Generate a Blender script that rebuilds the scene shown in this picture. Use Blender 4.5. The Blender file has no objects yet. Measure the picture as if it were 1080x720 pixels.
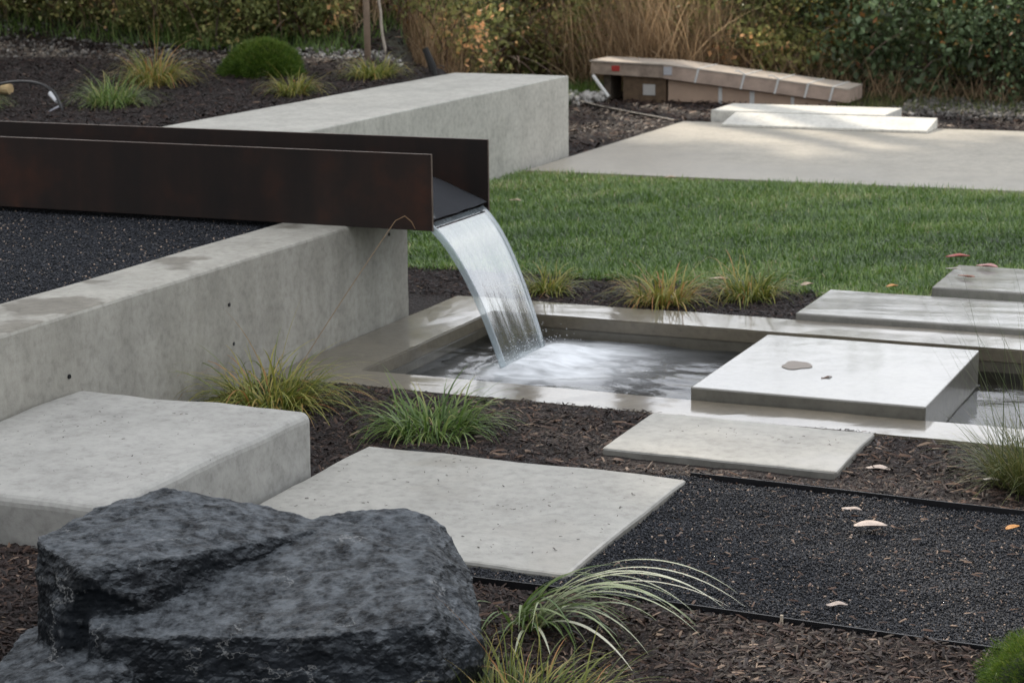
import bpy, bmesh, math, random
import numpy as np
from mathutils import Vector, Matrix, noise
random.seed(7); rng = np.random.default_rng(11)
R = math.radians
scn = bpy.context.scene
COL = scn.collection

# ------------------------------------------------------------------ camera, world, sun, exposure
CAMY, CAMP, CAMR = -23.59223139, 12.15569099, -0.66908993
cam_d = bpy.data.cameras.new('camera'); cam = bpy.data.objects.new('camera', cam_d); COL.objects.link(cam)
y_, p_, r_ = R(CAMY), R(CAMP), R(CAMR)
fw = Vector((math.sin(y_)*math.cos(p_), math.cos(y_)*math.cos(p_), -math.sin(p_)))
rt = Vector((math.cos(y_), -math.sin(y_), 0)); up = rt.cross(fw)
r2 = rt*math.cos(r_) + up*math.sin(r_); u2 = -rt*math.sin(r_) + up*math.cos(r_)
M = Matrix((r2, u2, -fw)).transposed().to_4x4(); M.translation = Vector((0, 0, 1.8)); cam.matrix_world = M
cam_d.sensor_width = 36; cam_d.lens = 2123.22/1080*36; cam_d.clip_start = .05; cam_d.clip_end = 600
cam_d.dof.use_dof = True; cam_d.dof.focus_distance = 5.8; cam_d.dof.aperture_fstop = 8
scn.camera = cam

w = bpy.data.worlds.new('World'); scn.world = w; w.use_nodes = True
nt = w.node_tree; N = nt.nodes; L = nt.links; bg = N['Background']
SUN_EL, SUN_AZ = 38.0, -48.0        # azimuth from +Y towards +X
sky = N.new('ShaderNodeTexSky'); sky.sky_type = 'NISHITA'; sky.sun_disc = False
sky.sun_elevation = R(SUN_EL); sky.sun_rotation = R(SUN_AZ); sky.dust_density = 2.0
tc = N.new('ShaderNodeTexCoord'); mp = N.new('ShaderNodeMapping'); mp.inputs['Scale'].default_value = (1, 1, 2.6)
cn = N.new('ShaderNodeTexNoise'); cn.inputs['Scale'].default_value = 2.2; cn.inputs['Detail'].default_value = 6
cr = N.new('ShaderNodeValToRGB'); cr.color_ramp.elements[0].position = .38; cr.color_ramp.elements[1].position = .62
cr.color_ramp.elements[0].color = (.55, .55, .55, 1); cr.color_ramp.elements[1].color = (1, 1, 1, 1)
mx = N.new('ShaderNodeMixRGB'); mx.inputs['Color2'].default_value = (10.0, 10.2, 10.6, 1)
L.new(tc.outputs['Generated'], mp.inputs['Vector']); L.new(mp.outputs[0], cn.inputs['Vector'])
L.new(cn.outputs['Fac'], cr.inputs[0]); L.new(cr.outputs[0], mx.inputs['Fac']); L.new(sky.outputs[0], mx.inputs['Color1'])
vd = N.new('ShaderNodeVectorMath'); vd.operation = 'DOT_PRODUCT'; gz, ge = R(2), R(16); vd.inputs[1].default_value = (math.sin(gz)*math.cos(ge), math.cos(gz)*math.cos(ge), math.sin(ge))
L.new(tc.outputs['Generated'], vd.inputs[0])
# added sky ramp: glow towards the back of the garden, dimmed behind the viewpoint
gd = N.new('ShaderNodeMath'); gd.operation = 'MULTIPLY_ADD'; L.new(vd.outputs['Value'], gd.inputs[0]); gd.inputs[1].default_value = .5; gd.inputs[2].default_value = .5
g1 = N.new('ShaderNodeValToRGB'); L.new(gd.outputs[0], g1.inputs[0]); e = g1.color_ramp.elements
for q in range(3): e.new(.5)
for q, (p, c) in enumerate([(.30, .40), (.50, .52), (.66, .54), (.86, .53), (1, .80)]): e[q].position = p; e[q].color = (c, c, c, 1)
gr = N.new('ShaderNodeVectorMath'); gr.operation = 'SCALE'; L.new(g1.outputs[0], gr.inputs[0]); gr.inputs['Scale'].default_value = 2.15
gm = N.new('ShaderNodeMixRGB'); gm.blend_type = 'MULTIPLY'; gm.inputs['Fac'].default_value = 1; L.new(mx.outputs[0], gm.inputs['Color1']); L.new(gr.outputs[0], gm.inputs['Color2'])
L.new(gm.outputs[0], bg.inputs['Color']); bg.inputs['Strength'].default_value = 0.12

sd = bpy.data.lights.new('sun', 'SUN'); sd.energy = 3.4; sd.angle = R(1.2); sd.color = (1, .89, .74)
so = bpy.data.objects.new('sun', sd); COL.objects.link(so)
sdir = Vector((math.sin(R(SUN_AZ))*math.cos(R(SUN_EL)), math.cos(R(SUN_AZ))*math.cos(R(SUN_EL)), math.sin(R(SUN_EL))))
so.rotation_euler = sdir.to_track_quat('Z', 'Y').to_euler(); so.location = (-12, 12, 20)
vs = scn.view_settings; vs.view_transform = 'Standard'; vs.look = 'None'; vs.exposure = 0.28; vs.gamma = 1
scn.render.engine = 'CYCLES'
scn.cycles.use_denoising = True
scn.cycles.max_bounces = 8; scn.cycles.transparent_max_bounces = 12
scn.cycles.caustics_reflective = False; scn.cycles.caustics_refractive = False
scn.cycles.sample_clamp_indirect = 6

# ------------------------------------------------------------------ helpers
def tag(o, label=None, cat=None, group=None, kind=None):
    if label: o['label'] = label
    if cat: o['category'] = cat
    if group: o['group'] = group
    if kind: o['kind'] = kind
    return o
def empty(name, loc, label, cat, group=None):
    o = bpy.data.objects.new(name, None); o.empty_display_size = .1; COL.objects.link(o); o.location = loc
    return tag(o, label, cat, group)
def mesh_np(name, V, F, attrs=None, smooth=False, midx=None):
    """V (N,3); F list of int arrays (M,k) or a list of tuples"""
    me = bpy.data.meshes.new(name); V = np.asarray(V, np.float32)
    if isinstance(F, np.ndarray): F = [F]
    if len(F) and not isinstance(F[0], np.ndarray):
        me.from_pydata(V.tolist(), [], [tuple(f) for f in F])
    else:
        loops = np.concatenate([f.ravel() for f in F]); cnt = np.concatenate([np.full(len(f), f.shape[1]) for f in F])
        me.vertices.add(len(V)); me.vertices.foreach_set('co', V.ravel())
        me.loops.add(len(loops)); me.loops.foreach_set('vertex_index', loops.astype(np.int32))
        me.polygons.add(len(cnt)); st = np.concatenate([[0], np.cumsum(cnt)[:-1]])
        me.polygons.foreach_set('loop_start', st.astype(np.int32))
        if midx is not None: me.polygons.foreach_set('material_index', np.asarray(midx, np.int32))
        me.update(calc_edges=True)
    if attrs:
        for k, a in attrs.items():
            at = me.attributes.new(k, 'FLOAT', 'POINT'); at.data.foreach_set('value', np.asarray(a, np.float32))
    if smooth: me.polygons.foreach_set('use_smooth', np.ones(len(me.polygons), bool))
    me.validate(); return me
def mk(name, V, F, mat, base=None, parent=None, label=None, cat=None, group=None, kind=None, **kw):
    V = np.asarray(V, np.float64)
    if parent is not None:
        q = parent; off = np.zeros(3)
        while q is not None: off += np.array(q.location); q = q.parent
    else:
        off = np.array(base if base is not None else (0, 0, 0), float)
    me = mesh_np(name, V-off, F, **kw)
    for m in (mat if isinstance(mat, (list, tuple)) else [mat]): me.materials.append(m)
    o = bpy.data.objects.new(name, me); COL.objects.link(o)
    if parent is not None: o.parent = parent
    else: o.location = off
    return tag(o, label, cat, group, kind)
def bm_arr(bm):
    bm.verts.index_update(); V = np.array([v.co[:] for v in bm.verts]); F = [tuple(v.index for v in f.verts) for f in bm.faces]
    bm.free(); return V, F
def box_bm(x0, x1, y0, y1, z0, z1, bev=.006, seg=2, sub=0, jit=0.0, seed=0):
    bm = bmesh.new(); r = bmesh.ops.create_cube(bm, size=1)
    for v in bm.verts: v.co = Vector((x0 if v.co.x < 0 else x1, y0 if v.co.y < 0 else y1, z0 if v.co.z < 0 else z1))
    if bev: bmesh.ops.bevel(bm, geom=bm.edges[:], offset=bev, segments=seg, profile=.5, affect='EDGES')
    if sub:
        for k in range(sub):
            es = [e for e in bm.edges if e.calc_length() > .10]
            if es: bmesh.ops.subdivide_edges(bm, edges=es, cuts=1, use_grid_fill=True)
        for v in bm.verts:
            v.co += noise.noise_vector(v.co*4+Vector((seed, 0, 0)))*jit + noise.noise_vector(v.co*14+Vector((seed, 0, 0)))*jit*.4
    return bm
def box(name, x0, x1, y0, y1, z0, z1, mat, bev=.006, seg=2, sub=0, jit=0.0, **kw):
    V, F = bm_arr(box_bm(x0, x1, y0, y1, z0, z1, bev, seg, sub, jit, x0*7))
    if 'base' not in kw and kw.get('parent') is None: kw['base'] = ((x0+x1)/2, (y0+y1)/2, z0)
    return mk(name, V, F, mat, smooth=False, **kw)
def tube_arr(P, rad, n=8, cap=True):
    P = [Vector(p) for p in P]; rad = rad if hasattr(rad, '__len__') else [rad]*len(P); V = []; F = []
    a = Vector((0, 0, 1))
    for i, p in enumerate(P):
        d = (P[min(i+1, len(P)-1)]-P[max(i-1, 0)]).normalized()
        s = d.cross(a); s = d.cross(Vector((1, 0, 0))) if s.length < .1 else s; s.normalize(); t = d.cross(s)
        for k in range(n):
            an = 2*math.pi*k/n; V.append(p+(s*math.cos(an)+t*math.sin(an))*rad[i])
    for i in range(len(P)-1):
        for k in range(n): F.append((i*n+k, i*n+(k+1) % n, (i+1)*n+(k+1) % n, (i+1)*n+k))
    if cap: F.append(tuple(range(n))[::-1]); F.append(tuple((len(P)-1)*n+k for k in range(n)))
    return np.array([v[:] for v in V]), F
def join(parts):
    V = []; F = []; o = 0
    for v, f in parts: V.append(np.asarray(v)); F += [tuple(i+o for i in q) for q in f]; o += len(v)
    return np.concatenate(V), F
def fbm(x, y, s=1.0, o=4):
    """cheap vectorised smooth noise (sum of rotated sines), about -1..1"""
    x = np.asarray(x, float); y = np.asarray(y, float); r = np.zeros(np.broadcast(x, y).shape); a = 1.0; t = 0
    rr = np.random.default_rng(5)
    for k in range(o):
        for j in range(3):
            th, ph = rr.uniform(0, 6.28, 2); r += a*np.sin((x*np.cos(th)+y*np.sin(th))*s*rr.uniform(.8, 1.3)+ph+1.3*np.sin(x*s*.4+j)); 
        t += a*1.8; a *= .55; s *= 2.1
    return r/t

# ------------------------------------------------------------------ materials
def newmat(name):
    m = bpy.data.materials.new(name); m.use_nodes = True; nt = m.node_tree
    return m, nt, nt.nodes, nt.links, nt.nodes['Principled BSDF']
def ramp(N, pts):
    r = N.new('ShaderNodeValToRGB'); e = r.color_ramp.elements
    while len(e) < len(pts): e.new(.5)
    for i, (p, c) in enumerate(pts): e[i].position = p; e[i].color = (*c, 1) if len(c) == 3 else c
    return r
def tex(N, L, kind, scale, co, detail=5, rough=.6):
    t = N.new('ShaderNodeTex'+kind); t.inputs['Scale'].default_value = scale
    if kind == 'Noise': t.inputs['Detail'].default_value = detail; t.inputs['Roughness'].default_value = rough
    L.new(co, t.inputs['Vector']); return t
def mixc(N, L, fac, a, b, mode='MIX'):
    m = N.new('ShaderNodeMixRGB'); m.blend_type = mode
    for s, v in ((m.inputs['Fac'], fac), (m.inputs['Color1'], a), (m.inputs['Color2'], b)):
        if hasattr(v, 'links'): L.new(v, s)
        elif isinstance(v, tuple): s.default_value = (*v, 1)
        else: s.default_value = v
    return m.outputs[0]
def math_(N, L, op, a, b=0.0, clamp=False):
    m = N.new('ShaderNodeMath'); m.operation = op; m.use_clamp = clamp
    for s, v in ((m.inputs[0], a), (m.inputs[1], b)):
        if hasattr(v, 'links'): L.new(v, s)
        else: s.default_value = v
    return m.outputs[0]
def concrete(name, base, wet=0.0, wrough=.12, rough=.75, stain=.35, seed=0.0, streak=0.0, wscale=1.6, spots=True, wetdark=.55, topstain=False):
    m, nt, N, L, B = newmat(name)
    tc = N.new('ShaderNodeTexCoord'); mp = N.new('ShaderNodeMapping'); mp.inputs['Location'].default_value = (seed, seed*.7, 0)
    L.new(tc.outputs['Object'], mp.inputs['Vector']); co = mp.outputs[0]
    n1 = tex(N, L, 'Noise', 2.3, co, 7, .62); n2 = tex(N, L, 'Noise', 28, co, 6, .7); n3 = tex(N, L, 'Noise', 7, co, 4, .55); n4 = tex(N, L, 'Noise', 160, co, 3)
    d = tuple(c*(1-stain) for c in base); l = tuple(min(1, c*(1+stain*.55)) for c in base)
    c = ramp(N, [(.3, d), (.5, base), (.72, l)]); L.new(n1.outputs['Fac'], c.inputs[0])
    c2 = ramp(N, [(.3, (.88, .88, .87)), (.6, (1.05, 1.05, 1.04))]); L.new(n3.outputs['Fac'], c2.inputs[0])
    col = mixc(N, L, .8, c.outputs[0], c2.outputs[0], 'MULTIPLY')
    c3 = ramp(N, [(.3, (.70, .69, .68)), (.5, (1, 1, 1)), (.72, (1.16, 1.16, 1.15))]); L.new(n2.outputs['Fac'], c3.inputs[0])
    col = mixc(N, L, .7, col, c3.outputs[0], 'MULTIPLY')
    if spots:
        v = tex(N, L, 'Voronoi', 34, co); v.inputs['Randomness'].default_value = 1
        n5 = tex(N, L, 'Noise', 3.1, co, 2); thr = math_(N, L, 'MULTIPLY', n5.outputs['Fac'], .16)
        sp = math_(N, L, 'LESS_THAN', v.outputs['Distance'], thr)
        vg = math_(N, L, 'GREATER_THAN', N.new('ShaderNodeSeparateColor').outputs[0], 2) if False else None
        sc = N.new('ShaderNodeSeparateColor'); L.new(v.outputs['Color'], sc.inputs[0])
        sel = math_(N, L, 'GREATER_THAN', sc.outputs[0], .72)
        col = mixc(N, L, math_(N, L, 'MULTIPLY', math_(N, L, 'MULTIPLY', sp, sel), .7), col, tuple(q*.25 for q in base))
    if streak:
        m2 = N.new('ShaderNodeMapping'); m2.inputs['Scale'].default_value = (1, 1, .12); L.new(co, m2.inputs['Vector'])
        ns = tex(N, L, 'Noise', 7, m2.outputs[0], 6, .65); cs = ramp(N, [(.38, (.58, .56, .52)), (.6, (1.05, 1.05, 1.05))]); L.new(ns.outputs['Fac'], cs.inputs[0])
        col = mixc(N, L, streak, col, cs.outputs[0], 'MULTIPLY')
    if topstain:
        ge_ = N.new('ShaderNodeNewGeometry'); sz = N.new('ShaderNodeSeparateXYZ'); L.new(ge_.outputs['Normal'], sz.inputs[0])
        nt_ = tex(N, L, 'Noise', 2.6, co, 4, .5); rt_ = ramp(N, [(.55, (0, 0, 0)), (.60, (1, 1, 1))]); L.new(nt_.outputs['Fac'], rt_.inputs[0])
        col = mixc(N, L, math_(N, L, 'MULTIPLY', rt_.outputs[0], math_(N, L, 'GREATER_THAN', sz.outputs['Z'], .7)), col, mixc(N, L, 1.0, col, (.55, .53, .50), 'MULTIPLY'))
    rg = None
    if wet > 0:
        nw = tex(N, L, 'Noise', wscale, co, 5, .5)
        wr = ramp(N, [(max(0, .62-wet*.45), (0, 0, 0)), (max(.03, .70-wet*.45), (1, 1, 1))]); L.new(nw.outputs['Fac'], wr.inputs[0])
        col = mixc(N, L, wr.outputs[0], col, mixc(N, L, 1.0, col, (wetdark, wetdark*.97, wetdark*.92), 'MULTIPLY'))
        rr = N.new('ShaderNodeMapRange'); L.new(wr.outputs[0], rr.inputs['Value']); rr.inputs['To Min'].default_value = rough; rr.inputs['To Max'].default_value = wrough
        rg = math_(N, L, 'ADD', rr.outputs[0], math_(N, L, 'MULTIPLY', n2.outputs['Fac'], .10)); B.inputs['Roughness'].default_value = rough
        L.new(wr.outputs[0], B.inputs['Coat Weight']); B.inputs['Coat IOR'].default_value = 1.36; L.new(math_(N, L, 'ADD', math_(N, L, 'MULTIPLY', n3.outputs['Fac'], .12), wrough-.03, True), B.inputs['Coat Roughness'])
        cb = N.new('ShaderNodeBump'); cb.inputs['Strength'].default_value = .25; cb.inputs['Distance'].default_value = .0015; L.new(n3.outputs['Fac'], cb.inputs['Height']); L.new(cb.outputs[0], B.inputs['Coat Normal'])
    else:
        B.inputs['Roughness'].default_value = rough
    L.new(col, B.inputs['Base Color']); B.inputs['Specular IOR Level'].default_value = .5
    bp = N.new('ShaderNodeBump'); bp.inputs['Strength'].default_value = .35; bp.inputs['Distance'].default_value = .004
    h = math_(N, L, 'ADD', math_(N, L, 'MULTIPLY', n2.outputs['Fac'], .8), math_(N, L, 'MULTIPLY', n4.outputs['Fac'], .35))
    h = math_(N, L, 'ADD', h, math_(N, L, 'MULTIPLY', n3.outputs['Fac'], 1.2))
    if wet > 0:
        bs = N.new('ShaderNodeMapRange'); L.new(wr.outputs[0], bs.inputs['Value']); bs.inputs['To Min'].default_value = .4; bs.inputs['To Max'].default_value = .3; L.new(bs.outputs[0], bp.inputs['Strength'])
    L.new(h, bp.inputs['Height']); L.new(bp.outputs[0], B.inputs['Normal'])
    return m
def foliage(name, stops, rough=.45, trans=.3, spec=.4):
    m, nt, N, L, B = newmat(name)
    a = N.new('ShaderNodeAttribute'); a.attribute_name = 'tint'; r = ramp(N, stops); L.new(a.outputs['Fac'], r.inputs[0])
    L.new(r.outputs[0], B.inputs['Base Color']); B.inputs['Roughness'].default_value = rough; B.inputs['Specular IOR Level'].default_value = spec
    t = N.new('ShaderNodeBsdfTranslucent'); L.new(r.outputs[0], t.inputs[0]); mx = N.new('ShaderNodeMixShader'); mx.inputs[0].default_value = trans
    L.new(B.outputs[0], mx.inputs[1]); L.new(t.outputs[0], mx.inputs[2]); L.new(mx.outputs[0], N['Material Output'].inputs[0]); return m
def plain(name, col, rough=.6, metal=0, var=.25, vs_=20, bump=.2, spec=.5):
    m, nt, N, L, B = newmat(name); tc = N.new('ShaderNodeTexCoord')
    n = tex(N, L, 'Noise', vs_, tc.outputs['Object'], 6, .65)
    r = ramp(N, [(.3, tuple(c*(1-var) for c in col)), (.7, tuple(min(1, c*(1+var)) for c in col))]); L.new(n.outputs['Fac'], r.inputs[0])
    L.new(r.outputs[0], B.inputs['Base Color']); B.inputs['Roughness'].default_value = rough; B.inputs['Metallic'].default_value = metal; B.inputs['Specular IOR Level'].default_value = spec
    bp = N.new('ShaderNodeBump'); bp.inputs['Strength'].default_value = bump; bp.inputs['Distance'].default_value = .004; L.new(n.outputs['Fac'], bp.inputs['Height']); L.new(bp.outputs[0], B.inputs['Normal'])
    return m
MT = {}
MT['wall'] = concrete('board_formed_concrete', (.355, .34, .30), rough=.72, stain=.16, streak=.26, seed=1.3, topstain=True)
MT['walltop'] = concrete('trowelled_concrete', (.47, .46, .43), wet=.12, rough=.6, wrough=.3, stain=.15, seed=4, wetdark=.6)
MT['backwall'] = concrete('light_concrete', (.47, .455, .41), rough=.7, stain=.14, streak=.10, seed=9)
MT['block'] = concrete('cast_block_concrete', (.355, .348, .325), rough=.7, stain=.12, seed=3)
MT['slab'] = concrete('damp_slab_concrete', (.35, .34, .31), wet=.1, rough=.55, wrough=.32, stain=.14, seed=6, wetdark=.8)
MT['rim'] = concrete('wet_rim_concrete', (.27, .235, .175), wet=.74, rough=.5, wrough=.06, stain=.3, seed=2, wscale=2.2, wetdark=.55)
MT['basinwall'] = concrete('wet_basin_concrete', (.20, .185, .15), wet=1, rough=.3, wrough=.2, stain=.3, seed=5)
MT['wetslab'] = concrete('rain_wet_concrete', (.285, .28, .265), wet=.9, rough=.6, wrough=.06, stain=.18, seed=8, wscale=1.2, wetdark=.85)
MT['wetshade'] = concrete('shaded_wet_side', (.17, .165, .145), wet=1, rough=.5, wrough=.2, stain=.25, seed=21, wetdark=.85)  # wet block sides, with their shade painted in as darker colour
MT['slabside'] = concrete('shaded_slab_side', (.23, .22, .195), rough=.65, stain=.3, seed=23)  # shade on the slab sides painted into the base colour
MT['patio'] = concrete('patio_concrete', (.39, .36, .305), wet=.35, rough=.6, wrough=.35, stain=.12, seed=12, wscale=.5, wetdark=.82, spots=False)
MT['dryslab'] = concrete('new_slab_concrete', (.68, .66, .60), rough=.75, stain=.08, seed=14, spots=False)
MT['chip'] = foliage('bark_chip', [(0, (0.0078, 0.0050, 0.0045)), (.5, (0.0235, 0.0134, 0.0112)), (.82, (0.0538, 0.0291, 0.0202)), (.95, (0.1120, 0.0616, 0.0392)), (1, (0.2240, 0.1568, 0.1120))], rough=.6, trans=0, spec=.3)
MT['stone'] = foliage('dark_gravel', [(0, (0.0105, 0.0123, 0.0158)), (.55, (0.0315, 0.0341, 0.0420)), (.85, (0.0665, 0.0700, 0.0805)), (.96, (0.1575, 0.1313, 0.1050)), (1, (0.4200, 0.3150, 0.2450))], rough=.6, trans=0, spec=.3)
MT['pale'] = foliage('pale_gravel', [(0, (.05, .045, .04)), (.6, (.16, .145, .13)), (1, (.42, .40, .37))], rough=.7, trans=0)
MT['lawn'] = foliage('lawn_blade', [(0, (0.0455, 0.0975, 0.0182)), (.45, (0.1300, 0.2405, 0.0364)), (.75, (0.2600, 0.3770, 0.0910)), (.93, (0.4420, 0.4940, 0.1820)), (1, (0.5850, 0.4940, 0.2860))], rough=.18, trans=.35, spec=1.0)
MT['tuft'] = foliage('sedge_blade', [(0, (.045, .075, .015)), (.45, (.16, .20, .035)), (.75, (.36, .34, .08)), (.92, (.46, .32, .10)), (1, (.46, .22, .08))], rough=.4, trans=.35)
MT['tuftg'] = foliage('green_sedge_blade', [(0, (0.037, 0.081, 0.015)), (.5, (0.125, 0.206, 0.044)), (.85, (0.250, 0.325, 0.100)), (1, (0.450, 0.375, 0.150))], rough=.38, trans=.35)
MT['dry'] = foliage('dry_grass_blade', [(0, (0.151, 0.110, 0.068)), (.5, (0.423, 0.295, 0.177)), (.85, (0.709, 0.524, 0.338)), (1, (0.929, 0.726, 0.506))], rough=.6, trans=.5, spec=.2)
MT['fine'] = foliage('fine_olive_blade', [(0, (0.042, 0.063, 0.017)), (.5, (0.119, 0.147, 0.042)), (.85, (0.238, 0.224, 0.084)), (1, (0.392, 0.308, 0.168))], rough=.45, trans=.3)
MT['bramble'] = foliage('bramble_leaf', [(0, (0.0625, 0.0562, 0.0375)), (.3, (0.0938, 0.1250, 0.0625)), (.55, (0.1625, 0.2375, 0.1063)), (.72, (0.2750, 0.3875, 0.2125)), (.86, (0.4500, 0.5500, 0.3375)), (.94, (0.6250, 0.4750, 0.1500)), (1, (0.6875, 0.3000, 0.1250))], rough=.4, trans=.45, spec=.5)
MT['weed'] = foliage('weed_leaf', [(0, (0.0847, 0.0992, 0.0424)), (.5, (0.2577, 0.2856, 0.0992)), (.8, (0.5143, 0.4864, 0.1863)), (.92, (0.7732, 0.5143, 0.2287)), (1, (1.0866, 0.6292, 0.3158))], rough=.5, trans=.5, spec=.3)
MT['tree'] = foliage('tree_leaf', [(0, (.02, .045, .015)), (.6, (.05, .09, .025)), (1, (.11, .12, .035))], rough=.5, trans=.15)
MT['moss'] = foliage('conifer_needle', [(0, (.018, .045, .008)), (.5, (.085, .16, .018)), (.85, (.20, .26, .04)), (1, (.32, .29, .09))], rough=.5, trans=.3)
MT['bark'] = plain('bark', (.13, .10, .075), .85, var=.5, vs_=14, bump=.8)
MT['cane'] = foliage('bramble_cane', [(0, (.06, .035, .025)), (1, (.20, .12, .09))], rough=.6, trans=0)

def ground_mat(name, c0, c1, sc=30, rough=.85, bump=1.0):
    m, nt, N, L, B = newmat(name); tc = N.new('ShaderNodeTexCoord'); co = tc.outputs['Object']
    n = tex(N, L, 'Noise', sc, co, 8, .75); v = tex(N, L, 'Voronoi', sc*2.2, co); n2 = tex(N, L, 'Noise', 1.7, co, 4)
    r = ramp(N, [(.35, c0), (.68, c1)]); L.new(n.outputs['Fac'], r.inputs[0]); r2_ = ramp(N, [(.3, (.6, .6, .6)), (.7, (1.2, 1.2, 1.2))]); L.new(n2.outputs['Fac'], r2_.inputs[0])
    L.new(mixc(N, L, .7, r.outputs[0], r2_.outputs[0], 'MULTIPLY'), B.inputs['Base Color']); B.inputs['Roughness'].default_value = rough
    bp = N.new('ShaderNodeBump'); bp.inputs['Strength'].default_value = bump; bp.inputs['Distance'].default_value = .015
    L.new(math_(N, L, 'ADD', n.outputs['Fac'], v.outputs['Distance']), bp.inputs['Height']); L.new(bp.outputs[0], B.inputs['Normal']); return m
G_M = ground_mat('mulch_soil', (.008, .005, .004), (.035, .021, .016))
G_G = ground_mat('gravel_bed', (.008, .009, .011), (.035, .038, .045), 60)
G_L = ground_mat('lawn_soil', (.010, .014, .006), (.03, .05, .014), 25)
G_B = ground_mat('rough_bank', (.010, .012, .006), (.05, .045, .022), 9)

# weathering steel
m, nt, N, L, B = newmat('weathering_steel'); tc = N.new('ShaderNodeTexCoord'); co = tc.outputs['Object']
n1 = tex(N, L, 'Noise', 3, co, 7, .65); n2 = tex(N, L, 'Noise', 60, co, 5, .7)
mp = N.new('ShaderNodeMapping'); mp.inputs['Scale'].default_value = (1, 1, .15); L.new(co, mp.inputs['Vector']); n3 = tex(N, L, 'Noise', 6, mp.outputs[0], 5)
r = ramp(N, [(.3, (.008, .0048, .0035)), (.55, (.016, .0078, .005)), (.78, (.045, .015, .006))]); L.new(n1.outputs['Fac'], r.inputs[0])
r3 = ramp(N, [(.35, (.55, .55, .55)), (.7, (1.5, 1.3, 1.2))]); L.new(n3.outputs['Fac'], r3.inputs[0])
L.new(mixc(N, L, .8, r.outputs[0], r3.outputs[0], 'MULTIPLY'), B.inputs['Base Color'])
B.inputs['Roughness'].default_value = .62; B.inputs['Metallic'].default_value = .15; B.inputs['Specular IOR Level'].default_value = .35
bp = N.new('ShaderNodeBump'); bp.inputs['Strength'].default_value = .15; bp.inputs['Distance'].default_value = .002; L.new(n2.outputs['Fac'], bp.inputs['Height']); L.new(bp.outputs[0], B.inputs['Normal'])
MT['steel'] = m
MT['steeledge'] = plain('worn_steel_edge', (.16, .12, .10), .4, .5, .3, 12)
MT['blackedge'] = plain('black_steel_edging', (.012, .012, .014), .45, .3, .3, 20)
MT['blackpipe'] = plain('black_poly_pipe', (.015, .015, .016), .35, 0, .2, 30, .05)

# boulder basalt
m, nt, N, L, B = newmat('basalt'); tc = N.new('ShaderNodeTexCoord'); co = tc.outputs['Object']
n1 = tex(N, L, 'Noise', 3.5, co, 9, .7); n2 = tex(N, L, 'Noise', 22, co, 9, .75)
md = N.new('ShaderNodeMapping'); md.inputs['Scale'].default_value = (1.0, 1.2, 1.8); md.inputs['Rotation'].default_value = (.3, .5, .4); L.new(co, md.inputs['Vector'])
vn = tex(N, L, 'Noise', 5, md.outputs[0], 8, .6)
geo = N.new('ShaderNodeNewGeometry'); sx = N.new('ShaderNodeSeparateXYZ'); L.new(geo.outputs['Normal'], sx.inputs[0])
r = ramp(N, [(.38, (.0025, .003, .004)), (.52, (.007, .0088, .011)), (.68, (.024, .028, .034))]); L.new(n1.outputs['Fac'], r.inputs[0])
mottle = ramp(N, [(.40, (.05, .05, .05)), (.62, (1, 1, 1))]); L.new(n2.outputs['Fac'], mottle.inputs[0])
upf = N.new('ShaderNodeMapRange'); L.new(sx.outputs['Z'], upf.inputs['Value']); upf.inputs['From Min'].default_value = .35; upf.inputs['From Max'].default_value = .9; upf.inputs['To Min'].default_value = .03
col = mixc(N, L, math_(N, L, 'MULTIPLY', math_(N, L, 'MULTIPLY', mottle.outputs[0], upf.outputs[0]), .8), r.outputs[0], (.155, .17, .185))  # paler grey mixed in on upward faces, broken up by noise
pt = ramp(N, [(.515, (0, 0, 0)), (.57, (1, 1, 1))]); L.new(geo.outputs['Pointiness'], pt.inputs[0])
col = mixc(N, L, math_(N, L, 'MULTIPLY', math_(N, L, 'MULTIPLY', pt.outputs[0], mottle.outputs[0]), .7), col, (.22, .23, .24))
ve = ramp(N, [(.492, (0, 0, 0)), (.5, (1, 1, 1)), (.508, (0, 0, 0))]); L.new(vn.outputs['Fac'], ve.inputs[0])
gate = ramp(N, [(.52, (0, 0, 0)), (.60, (1, 1, 1))]); n6 = tex(N, L, 'Noise', 4.7, co, 3); L.new(n6.outputs['Fac'], gate.inputs[0])
col = mixc(N, L, math_(N, L, 'MULTIPLY', math_(N, L, 'MULTIPLY', ve.outputs[0], gate.outputs[0]), .42), col, (.45, .45, .44))
L.new(col, B.inputs['Base Color']); rr = N.new('ShaderNodeMapRange'); L.new(n2.outputs['Fac'], rr.inputs['Value']); rr.inputs['To Min'].default_value = .3; rr.inputs['To Max'].default_value = .65; L.new(rr.outputs[0], B.inputs['Roughness']); B.inputs['Specular IOR Level'].default_value = .08
bp = N.new('ShaderNodeBump'); bp.inputs['Strength'].default_value = .6; bp.inputs['Distance'].default_value = .006; L.new(n2.outputs['Fac'], bp.inputs['Height']); L.new(bp.outputs[0], B.inputs['Normal'])
MT['basalt'] = m

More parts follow.
